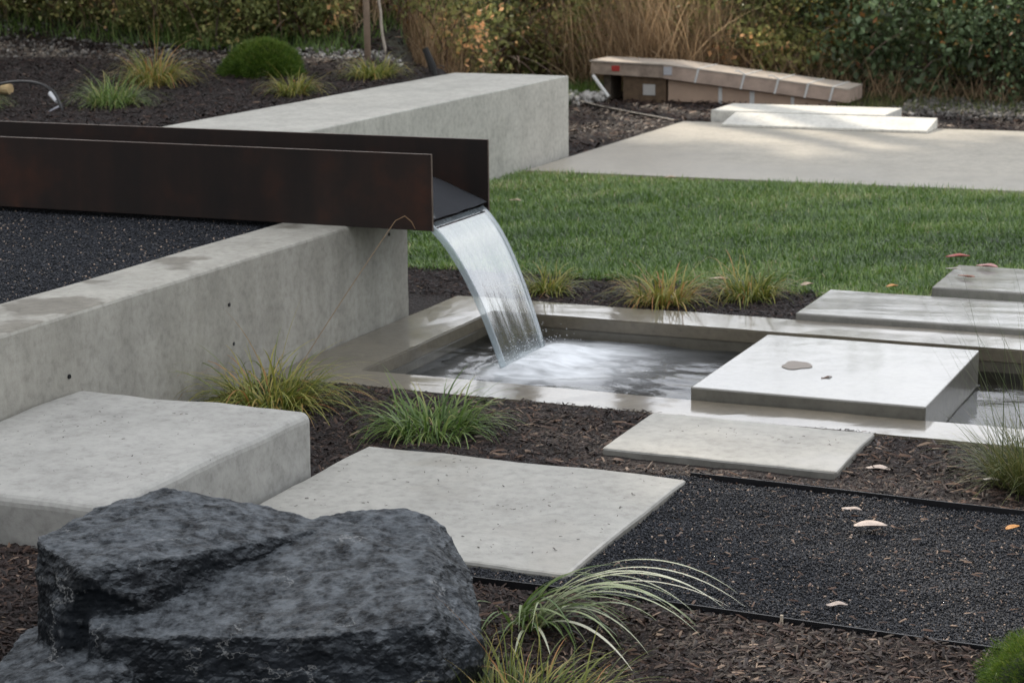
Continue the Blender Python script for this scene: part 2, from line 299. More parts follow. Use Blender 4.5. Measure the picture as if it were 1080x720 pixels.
# pool water
def water_mat(name, foam=False, tint=(.42, .46, .42), bumpd=.006, fscale=5):
    m, nt, N, L, B = newmat(name); N.remove(B); tc = N.new('ShaderNodeTexCoord'); co = tc.outputs['Object']
    mp = N.new('ShaderNodeMapping'); mp.inputs['Scale'].default_value = (1, 2.2, 1); L.new(co, mp.inputs['Vector'])
    n = tex(N, L, 'Noise', 9, mp.outputs[0], 3, .5); n_ = tex(N, L, 'Noise', 26, mp.outputs[0], 2, .5)
    bp = N.new('ShaderNodeBump'); bp.inputs['Strength'].default_value = .8; bp.inputs['Distance'].default_value = bumpd
    L.new(math_(N, L, 'ADD', n.outputs['Fac'], math_(N, L, 'MULTIPLY', n_.outputs['Fac'], .3)), bp.inputs['Height'])
    g = N.new('ShaderNodeBsdfGlossy'); g.inputs['Roughness'].default_value = .09; L.new(bp.outputs[0], g.inputs['Normal'])
    t = N.new('ShaderNodeBsdfTransparent'); t.inputs[0].default_value = (*tint, 1)
    f = N.new('ShaderNodeFresnel'); f.inputs[0].default_value = 1.33; L.new(bp.outputs[0], f.inputs['Normal'])
    ms = N.new('ShaderNodeMixShader'); L.new(f.outputs[0], ms.inputs[0]); L.new(t.outputs[0], ms.inputs[1]); L.new(g.outputs[0], ms.inputs[2]); out = ms.outputs[0]
    if foam:
        a = N.new('ShaderNodeAttribute'); a.attribute_name = 'foam'
        nf = tex(N, L, 'Noise', 7, mp.outputs[0], 3, .5); rf = ramp(N, [(.22, (.15, .15, .15)), (.8, (1, 1, 1))]); L.new(nf.outputs['Fac'], rf.inputs[0])
        k = math_(N, L, 'MULTIPLY', a.outputs['Fac'], math_(N, L, 'ADD', math_(N, L, 'MULTIPLY', rf.outputs[0], .95), .28), True)
        d = N.new('ShaderNodeBsdfDiffuse'); d.inputs[0].default_value = (.80, .82, .84, 1)
        m2 = N.new('ShaderNodeMixShader'); L.new(k, m2.inputs[0]); L.new(out, m2.inputs[1]); L.new(d.outputs[0], m2.inputs[2]); out = m2.outputs[0]
    L.new(out, N['Material Output'].inputs[0]); return m
MT['water'] = water_mat('basin_water', True, bumpd=.0022)
MT['flumewater'] = water_mat('channel_water', False, (.35, .35, .36), .002)
_n = MT['flumewater'].node_tree; _d = _n.nodes.new('ShaderNodeBsdfDiffuse'); _d.inputs[0].default_value = (.10, .105, .115, 1); _m = _n.nodes.new('ShaderNodeMixShader'); _m.inputs[0].default_value = .45
_o = _n.nodes['Material Output']; _s = _o.inputs[0].links[0].from_socket; _n.links.new(_s, _m.inputs[1]); _n.links.new(_d.outputs[0], _m.inputs[2]); _n.links.new(_m.outputs[0], _o.inputs[0])

# falling sheet: aeration streaks, sky reflection near the lip painted as whiter colour
m, nt, N, L, B = newmat('falling_water'); N.remove(B)
a = N.new('ShaderNodeAttribute'); a.attribute_name = 'u'; b = N.new('ShaderNodeAttribute'); b.attribute_name = 'v'
cx = N.new('ShaderNodeCombineXYZ'); L.new(math_(N, L, 'MULTIPLY', a.outputs['Fac'], 22), cx.inputs[0]); L.new(math_(N, L, 'MULTIPLY', b.outputs['Fac'], 1.1), cx.inputs[1])
ns = tex(N, L, 'Noise', 1.0, cx.outputs[0], 5, .6)
cx2 = N.new('ShaderNodeCombineXYZ'); L.new(math_(N, L, 'MULTIPLY', a.outputs['Fac'], 5), cx2.inputs[0]); L.new(math_(N, L, 'MULTIPLY', b.outputs['Fac'], 1.6), cx2.inputs[1]); ns2 = tex(N, L, 'Noise', 1.0, cx2.outputs[0], 3, .5)
rs = ramp(N, [(.32, (0, 0, 0)), (.72, (1, 1, 1))]); L.new(ns.outputs['Fac'], rs.inputs[0])
rv = ramp(N, [(0, (.34, .34, .34)), (.2, (.26, .26, .26)), (.42, (.07, .07, .07)), (.72, (.03, .03, .03)), (.9, (.08, .08, .08)), (1, (.3, .3, .3))]); L.new(b.outputs['Fac'], rv.inputs[0])
ed = math_(N, L, 'ABSOLUTE', math_(N, L, 'SUBTRACT', a.outputs['Fac'], .5)); ee = ramp(N, [(.455, (0, 0, 0)), (.49, (1, 1, 1))]); L.new(ed, ee.inputs[0])
k = math_(N, L, 'MULTIPLY', rv.outputs[0], math_(N, L, 'ADD', math_(N, L, 'MULTIPLY', rs.outputs[0], .35), math_(N, L, 'MULTIPLY', ns2.outputs['Fac'], 1.3)))
k = math_(N, L, 'ADD', k, math_(N, L, 'MULTIPLY', ee.outputs[0], .42), True)
d = N.new('ShaderNodeBsdfDiffuse'); d.inputs[0].default_value = (.62, .70, .74, 1); tl = N.new('ShaderNodeBsdfTranslucent'); tl.inputs[0].default_value = (.62, .70, .74, 1)
md_ = N.new('ShaderNodeMixShader'); md_.inputs[0].default_value = .4; L.new(d.outputs[0], md_.inputs[1]); L.new(tl.outputs[0], md_.inputs[2])
t = N.new('ShaderNodeBsdfTransparent'); t.inputs[0].default_value = (.93, .95, .95, 1); g = N.new('ShaderNodeBsdfGlossy'); g.inputs['Roughness'].default_value = .12
bp = N.new('ShaderNodeBump'); bp.inputs['Strength'].default_value = .3; bp.inputs['Distance'].default_value = .004; L.new(ns.outputs['Fac'], bp.inputs['Height']); L.new(bp.outputs[0], g.inputs['Normal'])
f = N.new('ShaderNodeFresnel'); f.inputs[0].default_value = 1.33; L.new(bp.outputs[0], f.inputs['Normal'])
ms = N.new('ShaderNodeMixShader'); L.new(math_(N, L, 'MULTIPLY', f.outputs[0], .4), ms.inputs[0]); L.new(t.outputs[0], ms.inputs[1]); L.new(g.outputs[0], ms.inputs[2])
m2 = N.new('ShaderNodeMixShader'); L.new(k, m2.inputs[0]); L.new(ms.outputs[0], m2.inputs[1]); L.new(md_.outputs[0], m2.inputs[2]); L.new(m2.outputs[0], N['Material Output'].inputs[0])
MT['fall'] = m

# ------------------------------------------------------------------ terrain
def sstep(a, b, x): t = np.clip((x-a)/(b-a), 0, 1); return t*t*(3-2*t)
def yb(x, y=None):
    y = 17.0 if y is None else y
    return 14.6+4.1*sstep(-.505, -.475, x/np.maximum(y, 1)) + .25*fbm(x, 0*x, 1.3)
def TZ(x, y):
    x = np.asarray(x, float); y = np.asarray(y, float)
    low = .012*fbm(x, y, 3)+.005*fbm(x, y, 16, 2) + .11*(1-sstep(4.1, 5.0, y))*(1-sstep(-3.15, -2.75, x))
    low = low + .012*sstep(5.84, 6.0, y)*(1-sstep(6.62, 6.7, y))
    low = low + .034*sstep(-3.06, -2.9, x)*(1-sstep(5.84, 6.0, y))*(1-.5*(1-sstep(4.45, 4.62, y)))
    low = np.where((y > 8.7) & (y < 13.2), low*.3, low)
    low = np.where((x > -3.97) & (x < .8) & (y > 6.62) & (y < 8.44), -.36, low)
    upz = .49 + .03*np.maximum(0, y-9) + .02*np.maximum(0, -7.5-x) + .02*fbm(x, y, 1.8)
    upz = np.minimum(upz, .575+1.5*np.maximum(0, -6.42-x)) if True else upz
    upz = np.where(y < 7.45, .468+.006*fbm(x, y, 3), upz)
    up = ((x < -4.2) & (y < 7.8)) | ((x < -6.0) & (y < 13.6))
    k = 1-sstep(-.52, -.44, x/np.maximum(y, 1))
    beyond = low*(1-k) + upz*k
    z = np.where(up, upz, np.where((y >= 13.6), beyond, low))
    far = np.maximum(0, y-yb(x, y)); z = z + np.minimum(3.2, .30*far)
    return z
def axis(lo, hi, fine_lo, fine_hi, df, dc, extra):
    a = list(np.arange(fine_lo, fine_hi, df)); c = list(-np.geomspace(dc, max(dc*1.01, fine_lo-lo), 22)+fine_lo) + list(np.geomspace(dc, hi-fine_hi, 22)+fine_hi)
    return np.unique(np.round(np.array(a+c+extra), 4))
xs = axis(-120, 120, -16, 2.5, .07, .3, [-4.21, -4.19, -3.98, -3.96, -6.01, -5.99, .79, .81])
ys = axis(-60, 260, 2.5, 24, .09, .3, [7.79, 7.81, 13.59, 13.61, 6.61, 6.63, 8.43, 8.45, 7.44, 7.46])
X, Y = np.meshgrid(xs, ys); Z = TZ(X, Y); nx, ny = len(xs), len(ys)
idx = np.arange(nx*ny).reshape(ny, nx); F = np.stack([idx[:-1, :-1], idx[:-1, 1:], idx[1:, 1:], idx[1:, :-1]], -1).reshape(-1, 4)
cxm = (X[:-1, :-1]+X[1:, 1:]).ravel()/2; cym = (Y[:-1, :-1]+Y[1:, 1:]).ravel()/2
mi = np.zeros(len(F), int)
mi[(cxm > -5.5) & (cym > 9.05) & (cym < 12.8)] = 2
mi[(cxm > -3.1) & (cym > 4.645) & (cym < 5.83)] = 1
mi[(cxm < -4.2) & (cym < 7.45)] = 1
mi[(cym > yb(cxm, cym)-.1) | (np.abs(cxm+6) > 14) | (cym < 2.4)] = 3
mk('ground', np.stack([X.ravel(), Y.ravel(), Z.ravel()], 1), F, [G_M, G_G, G_L, G_B], kind='structure', midx=mi, smooth=True)

# ------------------------------------------------------------------ concrete walls, slabs
wl = empty('concrete_wall', (-4.1, 5, 0), 'low grey concrete retaining wall at left, the rusty channel resting across its end', 'wall')
V, F = bm_arr(box_bm(-4.30, -3.97, 1.2, 7.95, -.15, .5, .012, 2, 4, .004)); mk('wall_body', V, F, MT['wall'], parent=wl)
# return leg hidden behind the channel, tying it to the seat wall
box('return_leg', -5.497, -4.303, 7.72, 7.95, -.15, .498, MT['wall'], parent=wl)
for (yy, zz) in ((6.42, .345), (6.44, .19), (5.40, .29), (7.76, .41)):
    P, Fh = tube_arr([(-3.975, yy, zz), (-3.9662, yy+.001, zz)], [.0085, .007], 10); mk('tie_hole', P, Fh, MT['blackedge'], parent=wl)
box('concrete_seat_wall', -6.42, -5.5, 7.6, 13.68, -.2, .6, MT['backwall'], bev=.008, sub=4, jit=.003,
    label='wide pale concrete seat wall running back between mulch bed and lawn', cat='wall')
box('concrete_block', -3.963, -3.08, 4.32, 5.45, -.1, .24, MT['block'], bev=.03, seg=4, sub=4, jit=.006,
    label='thick rounded concrete step block against the wall, behind the dark boulder', cat='step', group=None)
box('concrete_slab', -3.05, -1.93, 4.77, 5.77, -.1, .05, MT['slab'], bev=.010, sub=4, jit=.004,
    label='large flat concrete slab directly behind the boulder, beside the black gravel', cat='paving slab')
box('concrete_slab', -2.33, -1.53, 6.07, 6.585, -.08, .036, MT['slab'], bev=.008, sub=3, jit=.003,
    label='small pale slab on mulch against the near rim of the basin', cat='paving slab')
box('concrete_slab', -2.33, 1.2, 8.452, 9.04, -.1, .045, MT['wetslab'], bev=.008, sub=4, jit=.002,
    label='long wet slab behind the basin, touching its far rim', cat='paving slab')
box('concrete_slab', -1.87, 1.2, 9.11, 9.72, -.1, .075, MT['wetslab'], bev=.008, sub=4, jit=.002,
    label='wet slab at the lawn edge with red and brown leaves on it', cat='paving slab')
box('stepping_block', -2.29, -1.42, 6.885, 7.88, -.35, .065, MT['wetslab'], bev=.006, sub=4, jit=.0007,
    label='square wet concrete stepping block standing in the basin with a puddle on top', cat='stepping stone')
# patio: right part sits a little proud
pv = np.array([(-5.45, 12.75), (6, 12.9), (6, 16.45), (-5.45, 16.15)])
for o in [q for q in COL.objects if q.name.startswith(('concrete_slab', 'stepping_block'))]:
    o.data.materials.append(MT['wetshade'] if o.name.startswith('stepping') else MT['slabside'])
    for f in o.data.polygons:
        if abs(f.normal.z) < .35: f.material_index = 1  # vertical faces take the darker colour that paints their shade
def prism(pv, z0, z1):
    n = len(pv); V = np.array([(*p, z0) for p in pv]+[(*p, z1) for p in pv]); F = [tuple(range(n))[::-1], tuple(range(n, 2*n))]+[(i, (i+1) % n, n+(i+1) % n, n+i) for i in range(n)]
    return V, F
V, F = prism(pv, -.12, .022); mk('patio', V, F, MT['patio'], kind='structure')
V, F = prism([(-5.06, 16.17), (-3.36, 16.21), (-3.36, 16.50), (-5.06, 16.47)], -.05, .10)
def slant_prism(x0, x1, y0, y1, zb, za, zc):
    V = np.array([(x0, y0, zb), (x1, y0, zb), (x1, y1, zb), (x0, y1, zb), (x0, y0, za), (x1, y0, za), (x1, y1, zc), (x0, y1, zc)])
    return V, [(3, 2, 1, 0), (4, 5, 6, 7), (0, 1, 5, 4), (1, 2, 6, 5), (2, 3, 7, 6), (3, 0, 4, 7)]
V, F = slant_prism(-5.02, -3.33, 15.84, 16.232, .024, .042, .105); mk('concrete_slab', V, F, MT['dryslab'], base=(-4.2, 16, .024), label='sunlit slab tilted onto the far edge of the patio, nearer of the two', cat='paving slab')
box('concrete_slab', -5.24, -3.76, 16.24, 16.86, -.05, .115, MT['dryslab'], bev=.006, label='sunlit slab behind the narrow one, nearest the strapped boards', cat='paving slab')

# basin
bs = empty('basin', (-1.6, 7.5, 0), 'rectangular sunken concrete water basin with flat wet rim under the falling water', 'water basin')
def ring(x0, x1, y0, y1, a0, a1, b0, b1, z0, z1, bev=.006):
    bm = bmesh.new(); o = [(x0, y0), (x1, y0), (x1, y1), (x0, y1)]; i = [(a0, b0), (a1, b0), (a1, b1), (a0, b1)]
    vs_ = [[bm.verts.new((*p, z)) for p in q] for z in (z0, z1) for q in (o, i)]
    ob, ib, ot, it = vs_
    for k in range(4):
        j = (k+1) % 4; bm.faces.new((ot[k], ot[j], it[j], it[k])); bm.faces.new((ob[j], ob[k], ib[k], ib[j])); bm.faces.new((ob[k], ob[j], ot[j], ot[k])); bm.faces.new((it[k], it[j], ib[j], ib[k]))
    bmesh.ops.recalc_face_normals(bm, faces=bm.faces[:]); bmesh.ops.bevel(bm, geom=bm.edges[:], offset=bev, segments=2, affect='EDGES')
    for k in range(5):
        es = [e for e in bm.edges if e.calc_length() > .16]
        if es: bmesh.ops.subdivide_edges(bm, edges=es, cuts=1, use_grid_fill=True)
    for v in bm.verts: v.co += noise.noise_vector(v.co*3)*.003 + noise.noise_vector(v.co*12)*.0012
    return bm_arr(bm)
V, F = ring(-3.962, .75, 6.63, 8.43, -3.65, .45, 6.875, 8.14, -.04, .02); mk('rim', V, F, MT['rim'], parent=bs)
V, F = ring(-3.96, .74, 6.64, 8.42, -3.652, .452, 6.873, 8.142, -.34, -.0402, .002); mk('inner_wall', V, F, MT['basinwall'], parent=bs)
box('floor', -3.655, .455, 6.87, 8.145, -.34, -.28, MT['basinwall'], bev=0, parent=bs)

# ------------------------------------------------------------------ steel channel
fl = empty('steel_channel', (-4.1, 7.67, .5), 'long dark rusty steel trough spouting water into the basin', 'water channel')
XE = -3.58
box('side_plate', -16, XE, 7.39, 7.398, .5, .815, MT['steel'], bev=.0015, seg=1, parent=fl)
box('side_plate', -16, XE, 7.957, 7.965, .5, .815, MT['steel'], bev=.0015, seg=1, parent=fl)
box('bottom_plate', -16, XE-.002, 7.3985, 7.9565, .5, .508, MT['steel'], bev=0, seg=1, parent=fl)
for y0, y1 in ((7.3885, 7.3995), (7.9555, 7.9665)):
    V, F = join([bm_arr(box_bm(-16, XE+.001, y0, y1, .8152, .8175, 0)), bm_arr(box_bm(XE+.0003, XE+.0022, y0, y1, .5, .8175, 0))]); mk('worn_lip', V, F, MT['steeledge'], parent=fl)
# water in channel with drawdown to the lip
n = 60; xx = np.concatenate([np.linspace(-16, -4.4, 12), np.linspace(-4.35, XE, n)]); zz = .668-.150*sstep(-3.98, XE+.16, xx)**1.0 - .003*(xx > -3.6)
yy = np.linspace(7.3995, 7.9555, 15); XX, YY = np.meshgrid(xx, yy); ZZ = np.tile(zz, (15, 1)) + .002*fbm(XX*4, YY*16, 2)
ii = np.arange(XX.size).reshape(XX.shape); Fq = np.stack([ii[:-1, :-1], ii[:-1, 1:], ii[1:, 1:], ii[1:, :-1]], -1).reshape(-1, 4)
mk('channel_water', np.stack([XX.ravel(), YY.ravel(), ZZ.ravel()], 1), Fq, MT['flumewater'], kind='structure', smooth=True)
# the falling sheet
nu, nv = 41, 60; U, Vv = np.meshgrid(np.linspace(0, 1, nu), np.linspace(0, 1, nv))
def sheet(U, t, off):
    s = t*.314; q = t
    drop = .628*(.36*q+.64*q*q)
    y0 = 7.402+.07*t**1.3; y1 = 7.954-.04*t**1.4
    Y = y0+(y1-y0)*U + .006*np.sin(U*9+t*3)*t
    rim = np.abs(U-.5)*2; bulge = .010*(rim > .9)*(1-((rim-.95)/.05)**2).clip(0)
    X = XE-.033+s + (off*(.004+bulge)) + .006*fbm(U*3, t*.6, 2.0)*t
    Zz = .523-drop + off*(.003+bulge*.5)
    return np.stack([X.ravel(), Y.ravel(), Zz.ravel()], 1)
A = sheet(U, Vv, 1.0); Bk = sheet(U, Vv, -1.0); ii = np.arange(nu*nv).reshape(nv, nu)
Fq = np.stack([ii[:-1, :-1], ii[:-1, 1:], ii[1:, 1:], ii[1:, :-1]], -1).reshape(-1, 4)
nb = nu*nv; sides = []
for c in (0, nu-1): sides.append(np.stack([ii[:-1, c], ii[1:, c], ii[1:, c]+nb, ii[:-1, c]+nb], -1))
mk('waterfall', np.concatenate([A, Bk]), np.concatenate([Fq, Fq[:, ::-1]+nb]+sides), MT['fall'], label='smooth silky sheet of water pouring from the steel channel into the basin', cat='waterfall',
   base=(-3.3, 7.68, -.08), smooth=True, attrs={'u': np.concatenate([U.ravel()]*2), 'v': np.concatenate([Vv.ravel()]*2)})
# basin water
xg = np.linspace(-3.6495, .4495, 420); yg = np.linspace(6.8755, 8.1395, 150); XX, YY = np.meshgrid(xg, yg)
dx = np.maximum(0, np.abs(XX+3.22)-.03); dy = np.maximum(0, np.abs(YY-7.69)-.2); dd = np.sqrt((dx*np.where(XX > -3.22, .62, 1.8))**2+(dy*1.15)**2)
foam = np.exp(-(dd/.20)**2)*1.15 + .10*np.exp(-(dd/.42)**2)
foam *= (1+.25*fbm(XX, YY, 9)); amp = np.exp(-dd/.7)
ZZ = -.078 + .0055*amp*fbm(XX*1.0, YY*1.6, 9, 3) + .002*np.sin(dd*40)*amp*np.exp(-dd) + .0008*fbm(XX, YY*1.7, 9, 3) + .026*np.exp(-(dd/.085)**2)
blk = (XX > -2.285) & (XX < -1.425) & (YY < 7.875)
ZZ = np.where(blk, -.09, ZZ)
ii = np.arange(XX.size).reshape(XX.shape); Fq = np.stack([ii[:-1, :-1], ii[:-1, 1:], ii[1:, 1:], ii[1:, :-1]], -1).reshape(-1, 4)
mk('water', np.stack([XX.ravel(), YY.ravel(), ZZ.ravel()], 1), Fq, MT['water'], kind='structure', smooth=True, attrs={'foam': foam.ravel().clip(0, 1)})

k = 260; px_ = -3.30+np.abs(rng.normal(0, .10, k))-.04; py_ = rng.uniform(7.42, 7.95, k)+rng.normal(0, .03, k); pz_ = -.06+np.abs(rng.normal(0, .045, k))*np.exp(-np.abs(px_+3.28)*3); sz_ = rng.uniform(.0008, .0024, k)
oc = np.array([(1, 0, 0), (-1, 0, 0), (0, 1, 0), (0, -1, 0), (0, 0, 1.3), (0, 0, -1.3)]); V = (np.stack([px_, py_, pz_], 1)[:, None]+oc[None]*sz_[:, None, None]).reshape(-1, 3); b = (np.arange(k)*6)[:, None]
F = np.concatenate([b+np.array([t]) for t in ((0, 2, 4), (2, 1, 4), (1, 3, 4), (3, 0, 4), (2, 0, 5), (1, 2, 5), (3, 1, 5), (0, 3, 5))])
mk('spray', V, F, plain('spray_drops', (.8, .82, .84), .1, var=.03, bump=0), kind='stuff', label='fine white spray drops where the falling water hits the basin', cat='spray', smooth=True)
# ------------------------------------------------------------------ boulder
def hull(pts):
    bm = bmesh.new(); [bm.verts.new(p) for p in pts]; r = bmesh.ops.convex_hull(bm, input=bm.verts[:])
    g = [v for v in bm.verts if not v.link_faces]; bmesh.ops.delete(bm, geom=g, context='VERTS')
    rc = random.Random(len(pts)*7+3)                      # knock flat flakes off the edges, as rock splits
    for k in range(24):
        n_ = Vector((rc.gauss(0, 1), rc.gauss(0, 1), rc.gauss(.1, .75))).normalized()
        hmax = max(v.co.dot(n_) for v in bm.verts if v.co.z > -.05) if any(v.co.z > -.05 for v in bm.verts) else 0
        if n_.z > .88: continue
        dep = rc.uniform(.004, .020)*(1 if abs(n_.z) < .8 else .5)
        r = bmesh.ops.bisect_plane(bm, geom=bm.verts[:]+bm.edges[:]+bm.faces[:], plane_co=n_*(hmax-dep), plane_no=n_, clear_outer=True)
        es = [e for e in r['geom_cut'] if isinstance(e, bmesh.types.BMEdge)]
        if es: bmesh.ops.contextual_create(bm, geom=es)
    bmesh.ops.triangulate(bm, faces=bm.faces[:]); return bm_arr(bm)
hb = [
 [(-2.86, 3.74, .355), (-2.87, 4.07, .35), (-2.76, 4.14, .375), (-2.44, 4.20, .335), (-2.30, 4.20, .315), (-2.44, 3.93, .335), (-2.57, 3.66, .345), (-2.66, 3.60, .33),
  (-2.93, 3.72, -.1), (-2.93, 4.15, -.1), (-2.3, 4.25, -.1), (-2.45, 3.50, -.1), (-2.70, 3.52, -.1)],
 [(-2.66, 3.62, .225), (-2.40, 4.24, .335), (-2.17, 4.38, .322), (-2.13, 4.37, .295), (-1.90, 3.80, .258), (-2.12, 3.68, .235), (-2.55, 3.56, .215), (-2.00, 4.24, .21),
  (-1.86, 4.0, .15), (-1.76, 4.10, -.1), (-1.76, 3.7, -.1), (-2.12, 4.40, -.1), (-2.08, 3.60, -.1), (-2.56, 3.46, -.1), (-2.68, 3.60, -.1)],
 [(-2.86, 3.54, .10), (-2.91, 3.76, .12), (-2.76, 3.74, .15), (-2.45, 3.52, .16), (-2.55, 3.40, .13), (-2.80, 3.40, .07), (-2.98, 3.55, -.1), (-2.98, 3.85, -.1), (-2.45, 3.3, -.1), (-2.9, 3.30, -.1), (-2.4, 3.6, -.1)]]
hb = [[(-2.4+(x+2.4)*(1.075 if x > -2.4 else 1.02), 3.88+(y-3.88)*1.02, z*.985+.002) for x, y, z in h] for h in hb]
V, F = join([hull(h) for h in hb])
me = bpy.data.meshes.new('tmp'); me.from_pydata(V.tolist(), [], F); ob = bpy.data.objects.new('tmp', me); COL.objects.link(ob)
ob.data.validate(); md = ob.modifiers.new('r', 'REMESH'); md.mode = 'VOXEL'; md.voxel_size = .0065
dg = bpy.context.evaluated_depsgraph_get(); em = bpy.data.meshes.new_from_object(ob.evaluated_get(dg))
bpy.data.objects.remove(ob)
bm = bmesh.new(); bm.from_mesh(em); bm.normal_update()
for it in range(1): bmesh.ops.smooth_vert(bm, verts=bm.verts[:], factor=.1, use_axis_x=True, use_axis_y=True, use_axis_z=True)
bm.normal_update(); newp = []
for v in bm.verts:
    p = v.co; c = Vector((p.x*1.0, p.y*1.2, p.z*2.2))
    d = 0
    for sc_, am in ((6.5, .012), (15, .007), (34, .003)):
        q = c*sc_+noise.noise_vector(p*sc_*.5)*.3; dist, pts = noise.voronoi(q, distance_metric='DISTANCE')
        d += am*(dist[0]-.45)
    d += .003*noise.fractal(p*10, .9, 2, 4) + .0022*noise.fractal(p*60, .7, 2, 5)
    newp.append(p + v.normal*d)
for v, q in zip(bm.verts, newp): v.co = q
V, F = bm_arr(bm)
mk('boulder', V, F, MT['basalt'], base=(-2.4, 3.9, 0), label='big jagged charcoal boulder in the foreground with white scratches', cat='boulder')

# ------------------------------------------------------------------ blades
def blades(root, length, az, lean, curl, width, segs=6, tint=None, twist=.4, taper=1.0, tipt=0.0):
    n = len(length); t = np.linspace(0, 1, segs+1); P = np.zeros((n, segs+1, 3)); P[:, 0] = root
    dh = np.stack([np.sin(az), np.cos(az)], 1)
    for s in range(segs):
        ph = lean+curl*(t[s]+.5/segs); dl = length/segs
        P[:, s+1, 0] = P[:, s, 0]+dh[:, 0]*np.sin(ph)*dl; P[:, s+1, 1] = P[:, s, 1]+dh[:, 1]*np.sin(ph)*dl; P[:, s+1, 2] = P[:, s, 2]+np.cos(ph)*dl
    wa = az+np.pi/2+rng.normal(0, twist, n); wd = np.stack([np.sin(wa), np.cos(wa), np.zeros(n)], 1)
    wt = (np.minimum(1, .55+t*1.5)*(1-t**1.8)**taper + .04)[None, :, None]*width[:, None, None]*.5
    V = np.stack([P-wd[:, None]*wt, P+wd[:, None]*wt], 2).reshape(-1, 3)
    b = (np.arange(n)*(segs+1)*2)[:, None]+np.arange(segs)[None]*2; F = np.stack([b, b+1, b+3, b+2], -1).reshape(-1, 4)
    if tint is None: tint = rng.random(n)
    T = np.clip(np.repeat(tint[:, None]+tipt*(t[None, :]-.3), 2, 1).reshape(n, -1), 0, 1)
    T = np.clip(np.repeat((tint[:, None]+tipt*(t[None]-.3))[:, :, None], 2, 2), 0, 1)
    return V, F, T.ravel()
def grass_tuft(base, n, h, spread, mat, name, label, cat, group=None, width=.005, az_bias=None, curl=1.7, stalks=0, tint=(.5, .25), tipt=.25, top=1.0, aniso=1.0):
    bx, by, bz = base; r0 = spread*.30*np.sqrt(rng.random(n)); a0 = rng.uniform(0, 2*np.pi, n)
    root = np.stack([bx+r0*np.cos(a0), by+r0*np.sin(a0), np.full(n, bz-.01)], 1)
    az = np.pi/2-a0+rng.normal(0, .6, n)
    ln = h*rng.uniform(.35, 1.3, n); lean = np.abs(rng.normal(.38, .28, n)); cu = curl*rng.uniform(.5, 1.5, n)
    ti = np.clip(rng.normal(tint[0], tint[1], n), 0, 1)
    V, F, T = blades(root, ln*1.25, az, lean, cu, width*rng.uniform(.6, 1.3, n), 8, ti, tipt=tipt)
    if stalks:
        k = stalks; rt_ = np.tile([[bx, by, bz]], (k, 1))+rng.normal(0, .02, (k, 3)); V2, F2, T2 = blades(rt_, h*rng.uniform(1.4, 2.3, k), rng.uniform(0, 6.28, k), rng.uniform(.02, .35, k), rng.uniform(.1, .7, k), np.full(k, width*.5), 8, rng.uniform(.8, 1, k))
        F = np.concatenate([F, F2+len(V)]); V = np.concatenate([V, V2]); T = np.concatenate([T, T2])
    V[:, 2] = np.maximum(V[:, 2], bz-.008)
    return mk(name, V, F, mat, base=base, label=label, cat=cat, group=group, attrs={'tint': T})
SG = 'sedge tufts planted in the mulch'
def z0(x, y): return float(TZ(x, y))
tufts = [
 ((-3.68, 6.22), 900, .245, .50, 'tuft', 'golden green sedge tuft at the foot of the left concrete wall', 3, (.50, .24)),
 ((-2.98, 6.12), 750, .185, .46, 'tuftg', 'green sedge tuft behind the large flat slab, near the basin rim', 0, (.48, .22)),
 ((-3.62, 8.72), 420, .17, .26, 'tuft', 'yellow green tuft beside the falling water on the far side of the basin', 0, (.5, .2)),
 ((-3.02, 8.66), 620, .20, .40, 'tuft', 'yellow and orange tuft at the middle of the far basin rim', 0, (.68, .2)),
 ((-2.68, 8.92), 620, .20, .36, 'tuft', 'olive tuft just left of the long wet slab behind the basin', 0, (.45, .25)),
 ((-7.72, 11.15), 650, .25, .46, 'tuftg', 'pale green tuft in the upper mulch bed, nearest the steel channel', 0, (.62, .2)),
 ((-8.05, 12.15), 750, .31, .50, 'tuft', 'orange tipped tuft in the upper mulch bed behind the pale green one', 5, (.62, .24)),
 ((-6.85, 12.02), 520, .20, .38, 'tuft', 'small yellow green tuft in front of the round green shrub', 0, (.55, .2)),
 ((-6.72, 12.95), 620, .22, .46, 'tuft', 'light tuft at the foot of the slim tree stems', 0, (.5, .22)),
 ((-8.45, 10.60), 500, .22, .40, 'tuftg', 'tuft at the left edge of the picture beside the black hose', 0, (.6, .2)),
]
for (x, y), n, h, sp, mt, lab, stk, ti in tufts:
    grass_tuft((x, y, z0(x, y)), int(n*.6), h, sp, MT[mt], 'sedge_tuft', lab, 'ornamental grass', SG, stalks=stk, tint=ti, width=.0072, curl=2.0)
grass_tuft((-1.70, 3.90, 0), 900, .17, .60, MT['tuft'], 'sedge_tuft', 'mixed green and rust coloured tuft in the foreground below the striped grass', 'ornamental grass', SG, tint=(.45, .3), width=.0045, stalks=4)
# striped arching grass
m, nt, N, L, B = newmat('striped_blade'); a = N.new('ShaderNodeAttribute'); a.attribute_name = 'tint'; s = N.new('ShaderNodeAttribute'); s.attribute_name = 'side'
r = ramp(N, [(0, (.06, .12, .02)), (.5, (.14, .21, .05)), (.8, (.46, .52, .30)), (1, (.78, .76, .60))]); L.new(a.outputs['Fac'], r.inputs[0])
L.new(r.outputs[0], B.inputs['Base Color']); B.inputs['Roughness'].default_value = .35
t = N.new('ShaderNodeBsdfTranslucent'); L.new(r.outputs[0], t.inputs[0]); ms = N.new('ShaderNodeMixShader'); ms.inputs[0].default_value = .3; L.new(B.outputs[0], ms.inputs[1]); L.new(t.outputs[0], ms.inputs[2]); L.new(ms.outputs[0], N['Material Output'].inputs[0])
MT['striped'] = m
k = 46; bx, by = -1.93, 4.43
root = np.stack([bx+rng.uniform(-.05, .08, k), by+rng.uniform(-.04, .05, k), np.full(k, 0.)], 1)
